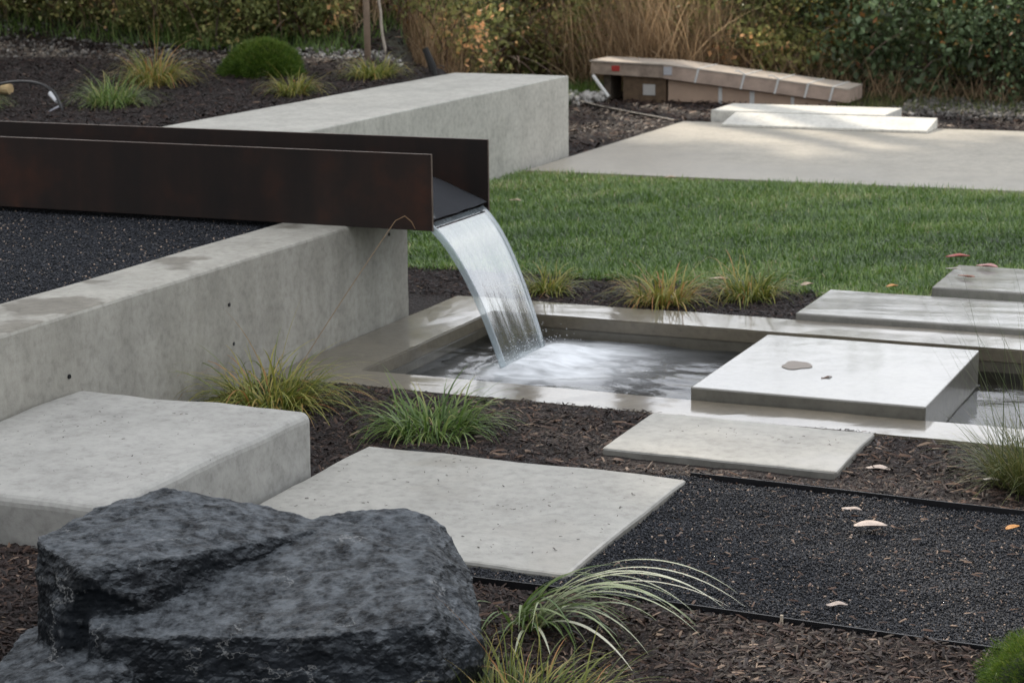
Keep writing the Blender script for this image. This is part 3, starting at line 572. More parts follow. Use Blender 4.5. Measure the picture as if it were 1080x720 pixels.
az = np.clip(rng.normal(np.pi/2+.15, .55, k), .2, 3.0); az[:8] = rng.uniform(2.2, 4.0, 8)
ln = rng.uniform(.20, .42, k); ln[:8] *= .6
V1, F1, T1 = blades(root, ln, az, rng.uniform(.15, .55, k), rng.uniform(1.3, 2.3, k), rng.uniform(.008, .014, k), 14, rng.uniform(.05, .75, k), twist=.35)
big = [(.66, 1.55, .35, 1.8, .010, .9), (.60, 1.85, .45, 1.7, .009, .8), (.52, 1.5, .45, 1.9, .010, .7), (.70, 1.70, .45, 1.65, .010, .95), (.62, 1.63, .40, 1.75, .011, .95), (.60, 1.45, .42, 1.85, .010, .9), (.56, 1.72, .52, 1.72, .010, .85), (.66, 1.80, .62, 1.25, .009, 1.0), (.46, 2.12, .80, 1.35, .013, 1.0), (.50, 1.55, .35, 2.0, .010, .8),
       (.53, 1.35, .42, 2.0, .008, .75), (.45, 1.9, .55, 1.8, .008, .9), (.57, 1.66, .30, 2.0, .009, .88), (.26, 2.5, .7, 1.5, .009, .95), (.24, 2.9, .8, 1.4, .008, .9)]
bg_ = np.array(big)*[1, 1, 1, 1, 1.35, 1]; V2, F2, T2 = blades(np.tile([[bx+.03, by, .0]], (len(big), 1)), bg_[:, 0], bg_[:, 1], bg_[:, 2], bg_[:, 3], bg_[:, 4], 20, bg_[:, 5], twist=.2)
V = np.concatenate([V1, V2]); V[:, 2] = np.maximum(V[:, 2], .008)
mk('striped_grass', V, np.concatenate([F1, F2+len(V1)]), MT['striped'], base=(bx, by, 0), attrs={'tint': np.concatenate([T1, T2])}, label='striped cream and green grass with long arching blades beside the boulder', cat='ornamental grass')
# fine grass at right
gx, gy = -.93, 6.22
n = 1100; r0 = .13*np.sqrt(rng.random(n)); a0 = rng.uniform(0, 6.28, n); root = np.stack([gx+r0*np.cos(a0), gy+r0*np.sin(a0)*.8, np.full(n, -.01)], 1)
V1, F1, T1 = blades(root, rng.uniform(.12, .34, n), np.pi/2-a0+rng.normal(0, .7, n), np.abs(rng.normal(.3, .3, n)), rng.uniform(.4, 2.0, n), rng.uniform(.0018, .0038, n), 7, np.clip(rng.normal(.5, .25, n), 0, 1))
k = 64; root = np.tile([[gx, gy, 0]], (k, 1))+rng.normal(0, .05, (k, 3))*[1, 1, 0]; V2, F2, T2 = blades(root, rng.uniform(.4, .86, k), rng.choice([-1.35, 1.4], k, p=[.6, .4])+rng.normal(0, .7, k), rng.uniform(.02, .55, k), rng.uniform(.0, .5, k), rng.uniform(.0022, .0036, k), 9, rng.uniform(.0, .6, k))
mk('fine_grass', np.concatenate([V1, V2]), np.concatenate([F1, F2+len(V1)]), MT['fine'], base=(gx, gy, 0), attrs={'tint': np.concatenate([T1, T2])}, label='wispy olive grass clump with tall hair thin stalks at right of the basin', cat='ornamental grass')
# dry stalk leaning up to the channel
P = []
for t_ in np.linspace(0, 1, 16): P.append((-3.70+.17*t_+.03*t_*t_, 6.30+.60*t_, .02+.60*t_))
P += [(-3.475, 6.93, .635), (-3.455, 6.95, .61), (-3.445, 6.96, .58)]
V, F = tube_arr(P, [.0013]*16+[.0018, .0018, .001], 5); mk('dry_stalk', V, F, MT['dry'], base=(-3.7, 6.3, 0), attrs={'tint': np.full(len(V), .45)}, label='single thin tan stalk rising from the wall tuft towards the steel channel', cat='grass stalk')
# moss-like dome shrubs
def dome(base, rx, ry, rz, n, label, nl=.035, wd=.0035):
    d = rng.normal(0, 1, (n, 3)); d[:, 2] = np.abs(d[:, 2])*.9-.05; d /= np.linalg.norm(d, axis=1)[:, None]
    lump = 1+.10*fbm(d[:, 0]*2+base[0], d[:, 1]*2+d[:, 2]*2, 2.2, 3); rr_ = lump*(1-.22*rng.random(n)**2)
    rr_ = rr_*(1+.16*fbm(d[:, 0]*5+d[:, 2]*3, d[:, 1]*5, 1.6, 3)); P = d*rr_[:, None]*[rx, ry, rz]+np.array(base); dn = d+rng.normal(0, .45, (n, 3)); dn /= np.linalg.norm(dn, axis=1)[:, None]
    s = np.cross(dn, rng.normal(0, 1, (n, 3))); s /= np.linalg.norm(s, axis=1)[:, None]; l = nl*rng.uniform(.5, 1.2, n)[:, None]
    V = np.stack([P-s*wd/2, P+s*wd/2, P+dn*l], 1).reshape(-1, 3); F = np.arange(3*n).reshape(-1, 3)
    T = np.repeat(np.clip(.42+.35*d[:, 2]*rng.random(n)+rng.normal(0, .17, n), 0, 1), 3)
    root = empty('dome_shrub', base, label, 'shrub')
    mk('foliage', V, F, MT['moss'], parent=root, attrs={'tint': T})
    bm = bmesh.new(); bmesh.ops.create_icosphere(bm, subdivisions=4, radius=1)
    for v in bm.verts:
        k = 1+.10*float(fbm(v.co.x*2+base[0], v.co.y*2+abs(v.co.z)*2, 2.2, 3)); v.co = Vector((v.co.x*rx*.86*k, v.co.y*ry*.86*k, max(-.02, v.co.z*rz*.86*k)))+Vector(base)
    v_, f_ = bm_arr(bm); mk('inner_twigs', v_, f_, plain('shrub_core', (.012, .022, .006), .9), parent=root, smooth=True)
dome((-7.60, 12.9, z0(-7.60, 12.9)-.02), .285, .27, .245, 36000, 'rounded bright green shrub in the upper mulch bed', .04, .004)
dome((-.60, 4.42, 0), .165, .165, .205, 30000, 'small mossy green shrub cut off by the lower right corner of the photo', .018, .0016)

# ------------------------------------------------------------------ lawn
def inpoly_slab(x, y, pad=0.0):
    m = np.zeros(len(x), bool)
    for a, b, c, d in ((-3.97, -3.08, 4.32, 5.45), (-3.05, -1.93, 4.77, 5.77), (-2.32, -1.53, 6.02, 6.60), (-2.33, 1.2, 8.44, 9.05), (-1.87, 1.2, 9.08, 9.71), (-3.98, .76, 6.62, 8.44), (-5.46, 6.1, 12.76, 16.3), (-5.24, -3.76, 16.2, 16.87)):
        m |= (x > a-pad) & (x < b+pad) & (y > c-pad) & (y < d+pad)
    return m
n = 260000; x = rng.uniform(-5.5, .6, n); y = 9.0+3.85*rng.random(n)**1.15
edge = 9.12+.06*fbm(x, x*0, 5)-.02; edge = np.where(x > -2.4, 9.03, edge)
keep = (y > edge) & ~inpoly_slab(x, y, -.004) & ~((x < -5.49)); x, y = x[keep], y[keep]; n = len(x)
tn = .44+.20*fbm(x, y, 1.6)+.22*fbm(x+3, y, 9)+rng.normal(0, .2, n)+(rng.random(n) > .98)*.4
hh = rng.uniform(.022, .066, n)*(1+.35*fbm(x, y, 4.0)); 
V, F, T = blades(np.stack([x, y, TZ(x, y)-.003], 1), hh, rng.uniform(0, 6.28, n), np.abs(rng.normal(.35, .35, n)), rng.uniform(.1, 1.8, n), rng.uniform(.0035, .0075, n), 2, np.clip(tn, 0, 1))
mk('lawn_grass', V, F, MT['lawn'], label='short green mown lawn between the basin and the patio', cat='grass', kind='stuff', attrs={'tint': T})

# ------------------------------------------------------------------ mulch and gravel
def chips(x, y, smin, smax, lift=.010, tilt=.35, tbase=.45, tsd=.24, zf=TZ):
    n = len(x); z = zf(x, y)+rng.uniform(.0, lift, n); a = rng.uniform(0, 6.28, n); l = rng.uniform(smin, smax, n)*.5; w_ = l*rng.uniform(.14, .42, n); h = w_*.45
    ux = np.stack([np.cos(a), np.sin(a), rng.normal(0, tilt, n)], 1); ux /= np.linalg.norm(ux, axis=1)[:, None]
    uy = np.cross(np.stack([rng.normal(0, tilt, n), rng.normal(0, tilt, n), np.ones(n)], 1), ux); uy /= np.linalg.norm(uy, axis=1)[:, None]; uz = np.cross(ux, uy)
    C = np.stack([x, y, z], 1); P = []
    for sx_, sy_, sz_ in ((-1, -.5, 0), (-.7, .7, 0), (.8, .9, 0), (1, -.4, 0), (-.6, 0, 1.3), (.5, .1, 1.3)):
        j = rng.uniform(.75, 1.25, (n, 3)); P.append(C+ux*(l*sx_*j[:, 0])[:, None]+uy*(w_*sy_*j[:, 1])[:, None]+uz*(h*sz_*j[:, 2])[:, None])
    V = np.stack(P, 1).reshape(-1, 3); b = (np.arange(n)*6)[:, None]
    Q = np.concatenate([b+np.array([[1, 0, 4, 4]])*0+np.array([[0, 3, 5, 4]]), b+np.array([[2, 1, 4, 5]])]); Tt = np.concatenate([b+np.array([[1, 0, 4]]), b+np.array([[3, 2, 5]])])
    T = np.repeat(np.clip(rng.normal(tbase, tsd, n), 0, 1), 6); return V, [Q, Tt], T
def bark(name, x, y, label, smin, smax, **kw):
    k = ~inpoly_slab(x, y, .004); x, y = x[k], y[k]; V, F, T = chips(x, y, smin, smax, **kw)
    mk(name, V, F, MT['chip'], label=label, cat='mulch', kind='stuff', attrs={'tint': T})
def U2(n, x0, x1, y0, y1): return rng.uniform(x0, x1, n), rng.uniform(y0, y1, n)
x, y = U2(48000, -3.96, 1.0, 5.42, 6.63); k = (y > 5.835) | (x < -3.0); bark('bark_mulch', x[k], y[k], 'dark bark mulch between the slabs and the basin', .008, .034, tbase=.42)
x, y = U2(75000, -3.4, 1.0, 3.0, 4.64); bark('bark_mulch', x, y, 'reddish bark mulch in front of the gravel and round the boulder', .008, .040, tbase=.52)
x, y = U2(9000, -5.49, -2.3, 8.44, 9.2); bark('bark_mulch', x, y, 'dark bark mulch strip between the basin and the lawn', .012, .045, tbase=.38)
x, y = U2(75000, -13, -6.43, 7.98, 14.8); bark('bark_mulch', x, y, 'dark bark mulch covering the upper bed behind the channel', .018, .06, tbase=.36, lift=.02)
x, y = U2(34000, -8.6, 3, 13.6, 18.8); k = (y > 16.3) | (x < -5.47); k &= ~((x < -5.47) & (x > -6.45) & (y < 13.7)); bark('bark_mulch', x[k], y[k], 'brown bark mulch beside the patio and under the strapped boards', .03, .09, lift=.03, tbase=.55)
def pebbles(x, y, s0, s1, zf=TZ, sink=.0, tb=.45, ts=.25):
    n = len(x); s = rng.uniform(s0, s1, n)*.5; C = np.stack([x, y, zf(x, y)+s*.25+rng.uniform(0, s1*.6, n)-sink], 1)
    q = rng.normal(0, 1, (n, 3, 3)); e1 = q[:, 0]/np.linalg.norm(q[:, 0], axis=1)[:, None]; e2 = np.cross(e1, q[:, 1]); e2 /= np.linalg.norm(e2, axis=1)[:, None]; e3 = np.cross(e1, e2)
    k = s[:, None]*rng.uniform(.55, 1.3, (n, 3)); P = np.stack([C+e1*k[:, :1], C-e1*k[:, :1]*.8, C+e2*k[:, 1:2], C-e2*k[:, 1:2]*.9, C+e3*k[:, 2:], C-e3*k[:, 2:]*.8], 1).reshape(-1, 3)
    b = (np.arange(n)*6)[:, None]; F = np.concatenate([b+np.array([t]) for t in ((0, 2, 4), (2, 1, 4), (1, 3, 4), (3, 0, 4), (2, 0, 5), (1, 2, 5), (3, 1, 5), (0, 3, 5))]); T = np.repeat(np.clip(rng.normal(tb, ts, n), 0, 1), 6)
    return P, F, T
x, y = U2(190000, -2.6, .7, 4.65, 5.825); k = ~inpoly_slab(x, y, .0); P, F, T = pebbles(x[k], y[k], .003, .0098); mk('black_gravel', P, F, MT['stone'], label='fine black gravel path between the two edging strips', cat='gravel', kind='stuff', attrs={'tint': T})
x, y = U2(120000, -7.0, -4.27, 4.6, 7.45); P, F, T = pebbles(x, y, .005, .012); mk('black_gravel', P, F, MT['stone'], label='fine black gravel behind the left wall, below the steel channel', cat='gravel', kind='stuff', attrs={'tint': T})
x, y = U2(1500, -13, -7.8, 13.2, 14.9); y = y+.0*x; P, F, T = pebbles(x, y, .015, .05, tb=.25); mk('rubble', P, F, MT['pale'], label='scattered grey stones along the top edge of the upper mulch bed', cat='stones', kind='stuff', attrs={'tint': T})
x, y = U2(900, -8.2, -6.5, 13.9, 14.6); P, F, T = pebbles(x, y, .02, .05, tb=.6); mk('rubble', P, F, MT['pale'], label='pale stones at the foot of the thicket near the slim tree', cat='stones', kind='stuff', attrs={'tint': T})
x, y = U2(6000, -4, 1, 17.0, 18.6); P, F, T = pebbles(x, y, .02, .07, tb=.3); mk('rubble', P, F, MT['pale'], label='grey rubble between the patio and the brambles at right', cat='stones', kind='stuff', attrs={'tint': T})
x, y = U2(260, -7.3, -6.75, 17.2, 17.7); P, F, T = pebbles(x, y, .05, .12, tb=.9, ts=.1); mk('rubble', P, F, MT['pale'], label='heap of white stones left of the strapped boards', cat='stones', kind='stuff', attrs={'tint': T})
# low weeds and needles
x, y = U2(9000, -4.5, 1.5, 17.2, 18.8); V, F, T = blades(np.stack([x, y, TZ(x, y)], 1), rng.uniform(.04, .14, len(x)), rng.uniform(0, 6.28, len(x)), np.abs(rng.normal(.2, .3, len(x))), rng.uniform(.2, 1.4, len(x)), rng.uniform(.004, .01, len(x)), 3, np.clip(rng.normal(.4, .2, len(x)), 0, 1))
mk('weed_grass', V, F, MT['fine'], label='thin weedy grass at the foot of the brambles at right', cat='grass', kind='stuff', attrs={'tint': T})
x, y = U2(16000, -9.6, -6.9, 16.6, 19.0); V, F, T = blades(np.stack([x, y, TZ(x, y)], 1), rng.uniform(.06, .2, len(x)), rng.uniform(0, 6.28, len(x)), np.abs(rng.normal(.2, .3, len(x))), rng.uniform(.2, 1.4, len(x)), rng.uniform(.005, .012, len(x)), 3, np.clip(rng.normal(.45, .2, len(x)), 0, 1))
mk('weed_grass', V, F, MT['tuftg'], label='rough green grass just behind the end of the pale seat wall', cat='grass', kind='stuff', attrs={'tint': T})
x, y = U2(7000, -13, -7.7, 13.8, 15.6); kk = y > 14.35+.3*fbm(x, x*0, 2); x, y = x[kk], y[kk]; V, F, T = blades(np.stack([x, y, TZ(x, y)], 1), rng.uniform(.05, .2, len(x)), rng.uniform(0, 6.28, len(x)), np.abs(rng.normal(.2, .3, len(x))), rng.uniform(.2, 1.4, len(x)), rng.uniform(.005, .011, len(x)), 3, np.clip(rng.normal(.42, .2, len(x)), 0, 1))
mk('weed_grass', V, F, MT['tuftg'], label='rough green grass along the top of the upper mulch bed at left', cat='grass', kind='stuff', attrs={'tint': T})

# ------------------------------------------------------------------ edging strips
def edging(y, x0, x1, z1, label):
    xx = np.linspace(x0, x1, 40); P = []
    V = []; F = []
    for i, x in enumerate(xx):
        yy = y+.008*math.sin(x*2.1+y); zz = z1+.003*math.sin(x*3+1)
        V += [(x, yy-.0025, -.06), (x, yy+.0025, -.06), (x, yy+.0025, zz), (x, yy-.0025, zz)]
    for i in range(39):
        for k in range(4): F.append((i*4+k, i*4+(k+1) % 4, i*4+4+(k+1) % 4, i*4+4+k))
    F += [(3, 2, 1, 0), (156, 157, 158, 159)]
    mk('edging_strip', V, F, MT['blackedge'], base=((x0+x1)/2, y, 0), label=label, cat='garden edging', group='black edging strips of the gravel path')
edging(5.83, -1.94, 1.0, .048, 'thin black edging strip on the basin side of the gravel path')
edging(4.645, -2.5, 1.0, .056, 'black edging strip on the near side of the gravel path')
box('timber_peg', -1.300, -1.293, 4.625, 4.632, .0, .07, plain('peg_wood', (.5, .42, .32), .7), bev=.001, label='small pale timber peg beside the near edging strip', cat='peg')

# ------------------------------------------------------------------ fallen leaves, puddle marks
LM = {}
def leafmat(c):
    if c not in LM: LM[c] = plain('fallen_leaf', c, .5, var=.35, vs_=40, bump=.1)
    return LM[c]
def leaf(x, y, z, l, w_, az, c, curl, label):
    n = 9; V = []; F = []
    for i in range(n):
        t = i/(n-1); wd = w_*math.sin(math.pi*min(1, t*.93+.035))**.8*(1-.25*t)/2
        px = (t-.5)*l; zc = curl*l*((t-.2)**2*.4)+.0008*math.sin(9*t+x*50)
        for s in (-1, -.5, 0, .5, 1): V.append((px, wd*s, zc+abs(s)*wd*.35+.0015*math.sin(7*t+s*3)))
    for i in range(n-1):
        for k in range(4): a = i*5+k; F.append((a, a+5, a+6, a+1))
    V = np.array(V); ca, sa = math.cos(az), math.sin(az); V = np.stack([x+V[:, 0]*ca-V[:, 1]*sa, y+V[:, 0]*sa+V[:, 1]*ca, z+V[:, 2]], 1)
    o = mk('fallen_leaf', V, F, leafmat(c), base=(x, y, z), smooth=True, label=label, cat='leaf')
    so_ = o.modifiers.new('thickness', 'SOLIDIFY'); so_.thickness = .0008
PK, TN, BR, RD, WH, OR = (.44, .36, .31), (.45, .33, .22), (.14, .07, .04), (.34, .07, .05), (.62, .58, .54), (.55, .25, .06)
for a in [(-2.79, 6.13, .012, .085, .035, .2, PK, .05, 'pinkish pale leaf lying on mulch right of the middle tuft'),
          (-2.44, 6.16, .014, .04, .035, .3, WH, .1, 'small white curled leaf on mulch left of the small pale slab'),
          (-1.43, 6.22, .014, .08, .05, 0, PK, .08, 'pale pink leaf on mulch right of the small pale slab'),
          (-1.28, 5.49, .052, .095, .06, .35, PK, .05, 'large flat pink leaf on the black gravel path'),
          (-1.37, 5.63, .052, .06, .03, .1, PK, .05, 'smaller pink leaf on gravel near the far edging strip'),
          (-1.20, 4.80, .052, .055, .03, .4, PK, .12, 'curled pale leaf on gravel near the timber peg'),
          (-1.84, 6.16, .012, .08, .03, -.2, TN, .1, 'tan leaf on mulch in front of the small pale slab'),
          (-.90, 5.62, .052, .05, .03, .9, OR, .15, 'orange leaf on gravel at the right edge of the photo'),
          (-1.06, 6.17, .03, .05, .03, .1, WH, .1, 'white leaf caught in the wispy grass clump'),
          (-1.95, 10.12, .045, .12, .07, .3, RD, .2, 'bright red leaf in the lawn behind the leafy slab'),
          (-1.72, 9.66, .085, .11, .07, -.2, (.45, .22, .2), .15, 'dull pink leaf on the back edge of the leafy slab'),
          (-1.76, 9.36, .085, .10, .04, -.5, (.22, .07, .03), .25, 'curled red brown leaf in the middle of the leafy slab'),
          (-1.86, 9.55, .085, .07, .03, .1, (.45, .40, .33), .1, 'tan leaf at the left corner of the leafy slab'),
          (-2.06, 9.14, .06, .06, .04, .7, OR, .15, 'orange yellow leaf at the lawn corner beside the long wet slab'),
          (-1.86, 7.20, .067, .05, .014, .9, BR, .04, 'narrow brown leaf on the stepping block in the basin'),
          (-2.46, 9.12, .045, .07, .05, .9, TN, .2, 'tan curled leaf right of the olive tuft at the lawn edge'),
          (-2.90, 9.14, .04, .10, .05, .1, TN, .2, 'tan leaf between the orange and olive tufts'),
          (-4.31, 12.5, .05, .08, .06, .4, TN, .2, 'tan leaf in the lawn near the patio edge'),
          (-4.86, 11.2, .05, .08, .05, .0, TN, .1, 'pale leaf in the lawn left of centre, near the channel end'),
          (-3.15, 8.64, .03, .09, .035, .2, (.5, .3, .2), .1, 'orange leaf left of the orange tuft')]:
    leaf(*a)
# puddle on the stepping block, its brown reflection painted as base colour
def blob(cx_, cy_, rx, ry, z, mat, name, seed, **kw):
    V = [(cx_, cy_, z)]; n = 40; seed = seed*1.3
    for i in range(n): a = 2*math.pi*i/n; k = 1+.10*math.sin(3*a+seed)+.07*math.sin(5*a+seed*2); V.append((cx_+rx*k*math.cos(a), cy_+ry*k*math.sin(a), z))
    return mk(name, V, [(0, i+1, (i+1) % n+1) for i in range(n)], mat, **kw)
m, nt, N, L, B = newmat('puddle'); B.inputs['Base Color'].default_value = (.17, .125, .09, 1); B.inputs['Roughness'].default_value = .3; B.inputs['Specular IOR Level'].default_value = .2
blob(-2.02, 7.36, .055, .07, .0672, m, 'puddle', 1, label='small brown puddle on top of the stepping block', cat='puddle', base=(-2.02, 7.36, .0668))
x, y = U2(900, -1.9, .8, 4.68, 5.8); V, F, T = chips(x, y, .006, .03, lift=.004, tilt=.15, tbase=.85, tsd=.12, zf=lambda a, b: TZ(a, b)+.010); k = np.ones(1); mk('bark_flakes', V, F, MT['chip'], kind='stuff', label='stray brown bark flakes on the black gravel path', cat='mulch', attrs={'tint': T})
x, y = U2(1800, -3.96, 1.0, 5.5, 6.6); k = ~inpoly_slab(x, y, .0) & ((y > 5.85) | (x < -3.05)); V, F, T = chips(x[k], y[k], .02, .06, lift=.012, tilt=.3, tbase=.85, tsd=.12); V0 = V; mk('bark_flakes', V, F, MT['chip'], kind='stuff', label='larger reddish bark flakes lying on the mulch before the basin', cat='mulch', attrs={'tint': T})
# bark crumbs on slabs
x, y = U2(150, -3.0, -1.96, 4.82, 5.74); x2, y2 = U2(40, -2.2, -1.6, 6.30, 6.42)
V, F, T = chips(np.concatenate([x, x2]), np.concatenate([y, y2]), .004, .014, lift=.001, tilt=.05, tbase=.4, zf=lambda a, b: np.full(len(a), .0525)-.004*(b > 6)); mk('bark_crumbs', V, F, MT['chip'], kind='stuff', label='tiny bark crumbs scattered on the slabs beside the gravel', cat='mulch', attrs={'tint': T})
x, y = U2(90, -3.9, -3.15, 4.5, 5.35); V, F, T = chips(x, y, .004, .013, lift=.001, tilt=.05, tbase=.4, zf=lambda a, b: np.full(len(a), .2445)); mk('bark_crumbs', V, F, MT['chip'], kind='stuff', label='tiny bark crumbs scattered on the thick step block', cat='mulch', attrs={'tint': T})

# ------------------------------------------------------------------ small objects in the upper bed
def uz(x, y, d=0): return z0(x, y)+d
P = [(-9.0, 11.1, uz(-9, 11.1, .02)), (-8.75, 11.1, uz(-8.75, 11.1, .06)), (-8.5, 11.05, uz(-8.5, 11, .13)), (-8.2, 10.95, uz(-8.2, 11, .15)), (-7.98, 10.85, uz(-8, 10.8, .12)), (-7.86, 10.78, uz(-7.86, 10.78, .02)), (-7.80, 10.70, uz(-7.8, 10.7, -.03))]
from mathutils import geometry
def smooth_path(P, k=8):
    P = [Vector(p) for p in P]; out = []
    for i in range(len(P)-1):
        a, b, c, d = P[max(i-1, 0)], P[i], P[i+1], P[min(i+2, len(P)-1)]
        for j in range(k): t = j/k; out.append(.5*((2*b)+(c-a)*t+(2*a-5*b+4*c-d)*t*t+(3*b-a-3*c+d)*t**3))
    out.append(P[-1]); return out
hs = empty('irrigation_hose', (-8.4, 11, .55), 'black irrigation hose arching over the mulch at the left edge', 'hose')
V, F = tube_arr(smooth_path(P), .009, 8); mk('pipe', V, F, MT['blackpipe'], parent=hs, smooth=True)
V, F = tube_arr([(-7.99, 10.85, uz(-8, 10.85, .10)), (-7.92, 10.82, uz(-7.95, 10.8, .055))], [.020, .015], 8); mk('clip', V, F, plain('white_plastic', (.8, .8, .82), .2, var=.05), parent=hs)
V, F = tube_arr([(-7.86, 10.75, uz(-7.9, 10.7, .03)), (-7.93, 10.66, uz(-7.93, 10.66, -.02))], [.008, .005], 8); mk('stake', V, F, plain('grey_plastic', (.35, .35, .38), .3, var=.05), parent=hs)
V, F = tube_arr([(-9.3, 11.28, uz(-9.3, 11.3, .045)), (-8.98, 11.3, uz(-9, 11.3, .05)), (-8.66, 11.31, uz(-8.66, 11.3, .05))], [.036, .038, .037], 14); mk('timber_log', V, F, plain('cut_wood', (.48, .34, .17), .7, var=.3), base=(-9, 11.3, uz(-9, 11.3)), label='short pale round timber lying on the mulch at the left edge', cat='log')
V, F = tube_arr([(-6.44, 13.4, uz(-6.5, 13.4, -.15)), (-6.47, 13.4, uz(-6.5, 13.4, .05)), (-6.52, 13.4, uz(-6.5, 13.4, .17))], [.035, .03, .022], 10); mk('dark_stump', V, F, plain('charred_wood', (.012, .011, .010), .8), base=(-6.44, 13.4, .5), label='short dark leaning stump at the far corner of the pale seat wall', cat='stump')
V, F = tube_arr(smooth_path([(-6.95, 17.35, .06), (-6.6, 17.05, .04), (-6.16, 16.68, .03), (-5.8, 16.35, .03), (-5.5, 16.08, .03)]), .014, 8); mk('drain_hose', V, F, plain('grey_hose', (.035, .03, .028), .5), base=(-6.1, 16.6, 0), smooth=True, label='thin grey hose lying on brown mulch left of the patio corner', cat='hose')
V, F = tube_arr([(-9.0, 10.95, uz(-9, 10.95, .01)), (-8.1, 10.4, uz(-8.1, 10.4, .01))], .004, 6)

# ------------------------------------------------------------------ strapped boards
CB = plain('weathered_cardboard', (.46, .35, .28), .75, var=.25, vs_=7, bump=.1); WR = plain('wrapped_timber', (.36, .28, .22), .5, var=.4, vs_=10); WP = plain('white_strap', (.7, .69, .66), .5, var=.05)
bb = empty('board_bundle', (-5.7, 18.05, .05), 'long bundle of boards in brown wrapping with white straps, sloping down to the right', 'board bundle')
def slant(x0, x1, za0, za1, zb0, zb1, y0, y1):
    V = [(x0, y0, za0), (x1, y0, zb0), (x1, y1, zb0), (x0, y1, za0), (x0, y0, za1), (x1, y0, zb1), (x1, y1, zb1), (x0, y1, za1)]
    return np.array(V), [(3, 2, 1, 0), (4, 5, 6, 7), (0, 1, 5, 4), (1, 2, 6, 5), (2, 3, 7, 6), (3, 0, 4, 7)]
V, F = slant(-6.93, -6.21, .262, .372, .235, .350, 17.8, 18.3); mk('open_end', V, F, WR, parent=bb)
V, F = slant(-6.205, -4.455, .232, .352, .052, .165, 17.79, 18.31); mk('wrapped_boards', V, F, CB, parent=bb)
V, F = slant(-6.95, -4.47, .374, .384, .1685, .175, 17.80, 18.3); V[:, 2] += np.array([.0]*8); 
xa = [-6.94, -6.20, -4.45]; za = [.374, .354, .167]
for i in range(2):
    V, F = slant(xa[i], xa[i+1]-.004, za[i], za[i]+.012, za[i+1], za[i+1]+.012, 17.785, 18.315); mk('top_sheet', V, F, plain('pale_board', (.50, .43, .36), .6, var=.15), parent=bb)
def zt(x): return .352-(x+6.205)/1.75*.187
for x in (-5.87, -5.43, -5.11, -4.83, -4.60):
    zz = zt(x); sl = .035; V, F = join([(np.array([(x, 17.781, zz+.018), (x+.02, 17.781, zz+.018), (x+.02-sl, 17.781, zz-.118), (x-sl, 17.781, zz-.118), (x, 17.786, zz+.018), (x+.02, 17.786, zz+.018), (x+.02-sl, 17.786, zz-.118), (x-sl, 17.786, zz-.118)]), [(0, 1, 2, 3)[::-1], (4, 5, 6, 7), (0, 4, 5, 1), (1, 5, 6, 2), (2, 6, 7, 3), (3, 7, 4, 0)]),
                bm_arr(box_bm(x, x+.02, 17.78, 18.32, zz+.0125, zz+.018, 0))]); mk('strap', V, F, WP, parent=bb)
for x in (-5.43, -5.11):
    V, F = tube_arr([(x+.01, 17.79, zt(x)+.018), (x-.05, 17.78, zt(x)+.05), (x-.08, 17.77, zt(x)+.045)], .006, 5); mk('strap_tail', V, F, WP, parent=bb)
box('sticker', -6.72, -6.64, 17.794, 17.799, .29, .34, plain('red_label', (.45, .05, .04), .5, var=.1), bev=0, parent=bb)
box('sticker', -6.20, -6.12, 17.782, 17.787, .265, .34, plain('pale_label', (.5, .5, .52), .5, var=.1), bev=0, parent=bb)
cbx = empty('cardboard_box', (-5.4, 18.1, 0), 'long brown cardboard box with pale tape lying under the strapped board bundle', 'cardboard box')
V, F = slant(-6.18, -4.57, .02, .215, -.02, .05, 17.86, 18.34); mk('carton', V, F, plain('cardboard', (.52, .37, .27), .75, var=.12, vs_=4, bump=.05), parent=cbx)
for x, wd in ((-5.69, .035), (-5.39, .045), (-5.0, .03)):
    z1_ = .215-(x+6.18)/1.61*.165; V, F = slant(x, x+wd, -.0, z1_-.002, -.0, z1_-.006, 17.853, 17.858); mk('tape', V, F, WP, parent=cbx)
sp = empty('support_block', (-6.38, 18.0, 0), 'brown block with white paper propping up the left end of the boards', 'block')
V, F = slant(-6.62, -6.20, .0, .242, .0, .230, 17.84, 18.25); mk('block_body', V, F, plain('block_wood', (.13, .085, .05), .8, var=.3), parent=sp)
box('paper', -6.42, -6.30, 17.832, 17.837, .07, .17, plain('paper', (.5, .48, .45), .6, var=.05), bev=0, parent=sp)
box('timber_post', -6.84, -6.77, 17.9, 18.2, 0, .262, MT['bark'], bev=.004, label='dark timber prop under the far left end of the boards', cat='timber')
V, F = tube_arr([(-6.88, 17.72, .25), (-6.70, 17.66, .06)], [.018, .018], 8); mk('plastic_pipe', V, F, WP, base=(-6.8, 17.7, 0), label='short white pipe leaning at the left end of the boards', cat='pipe')

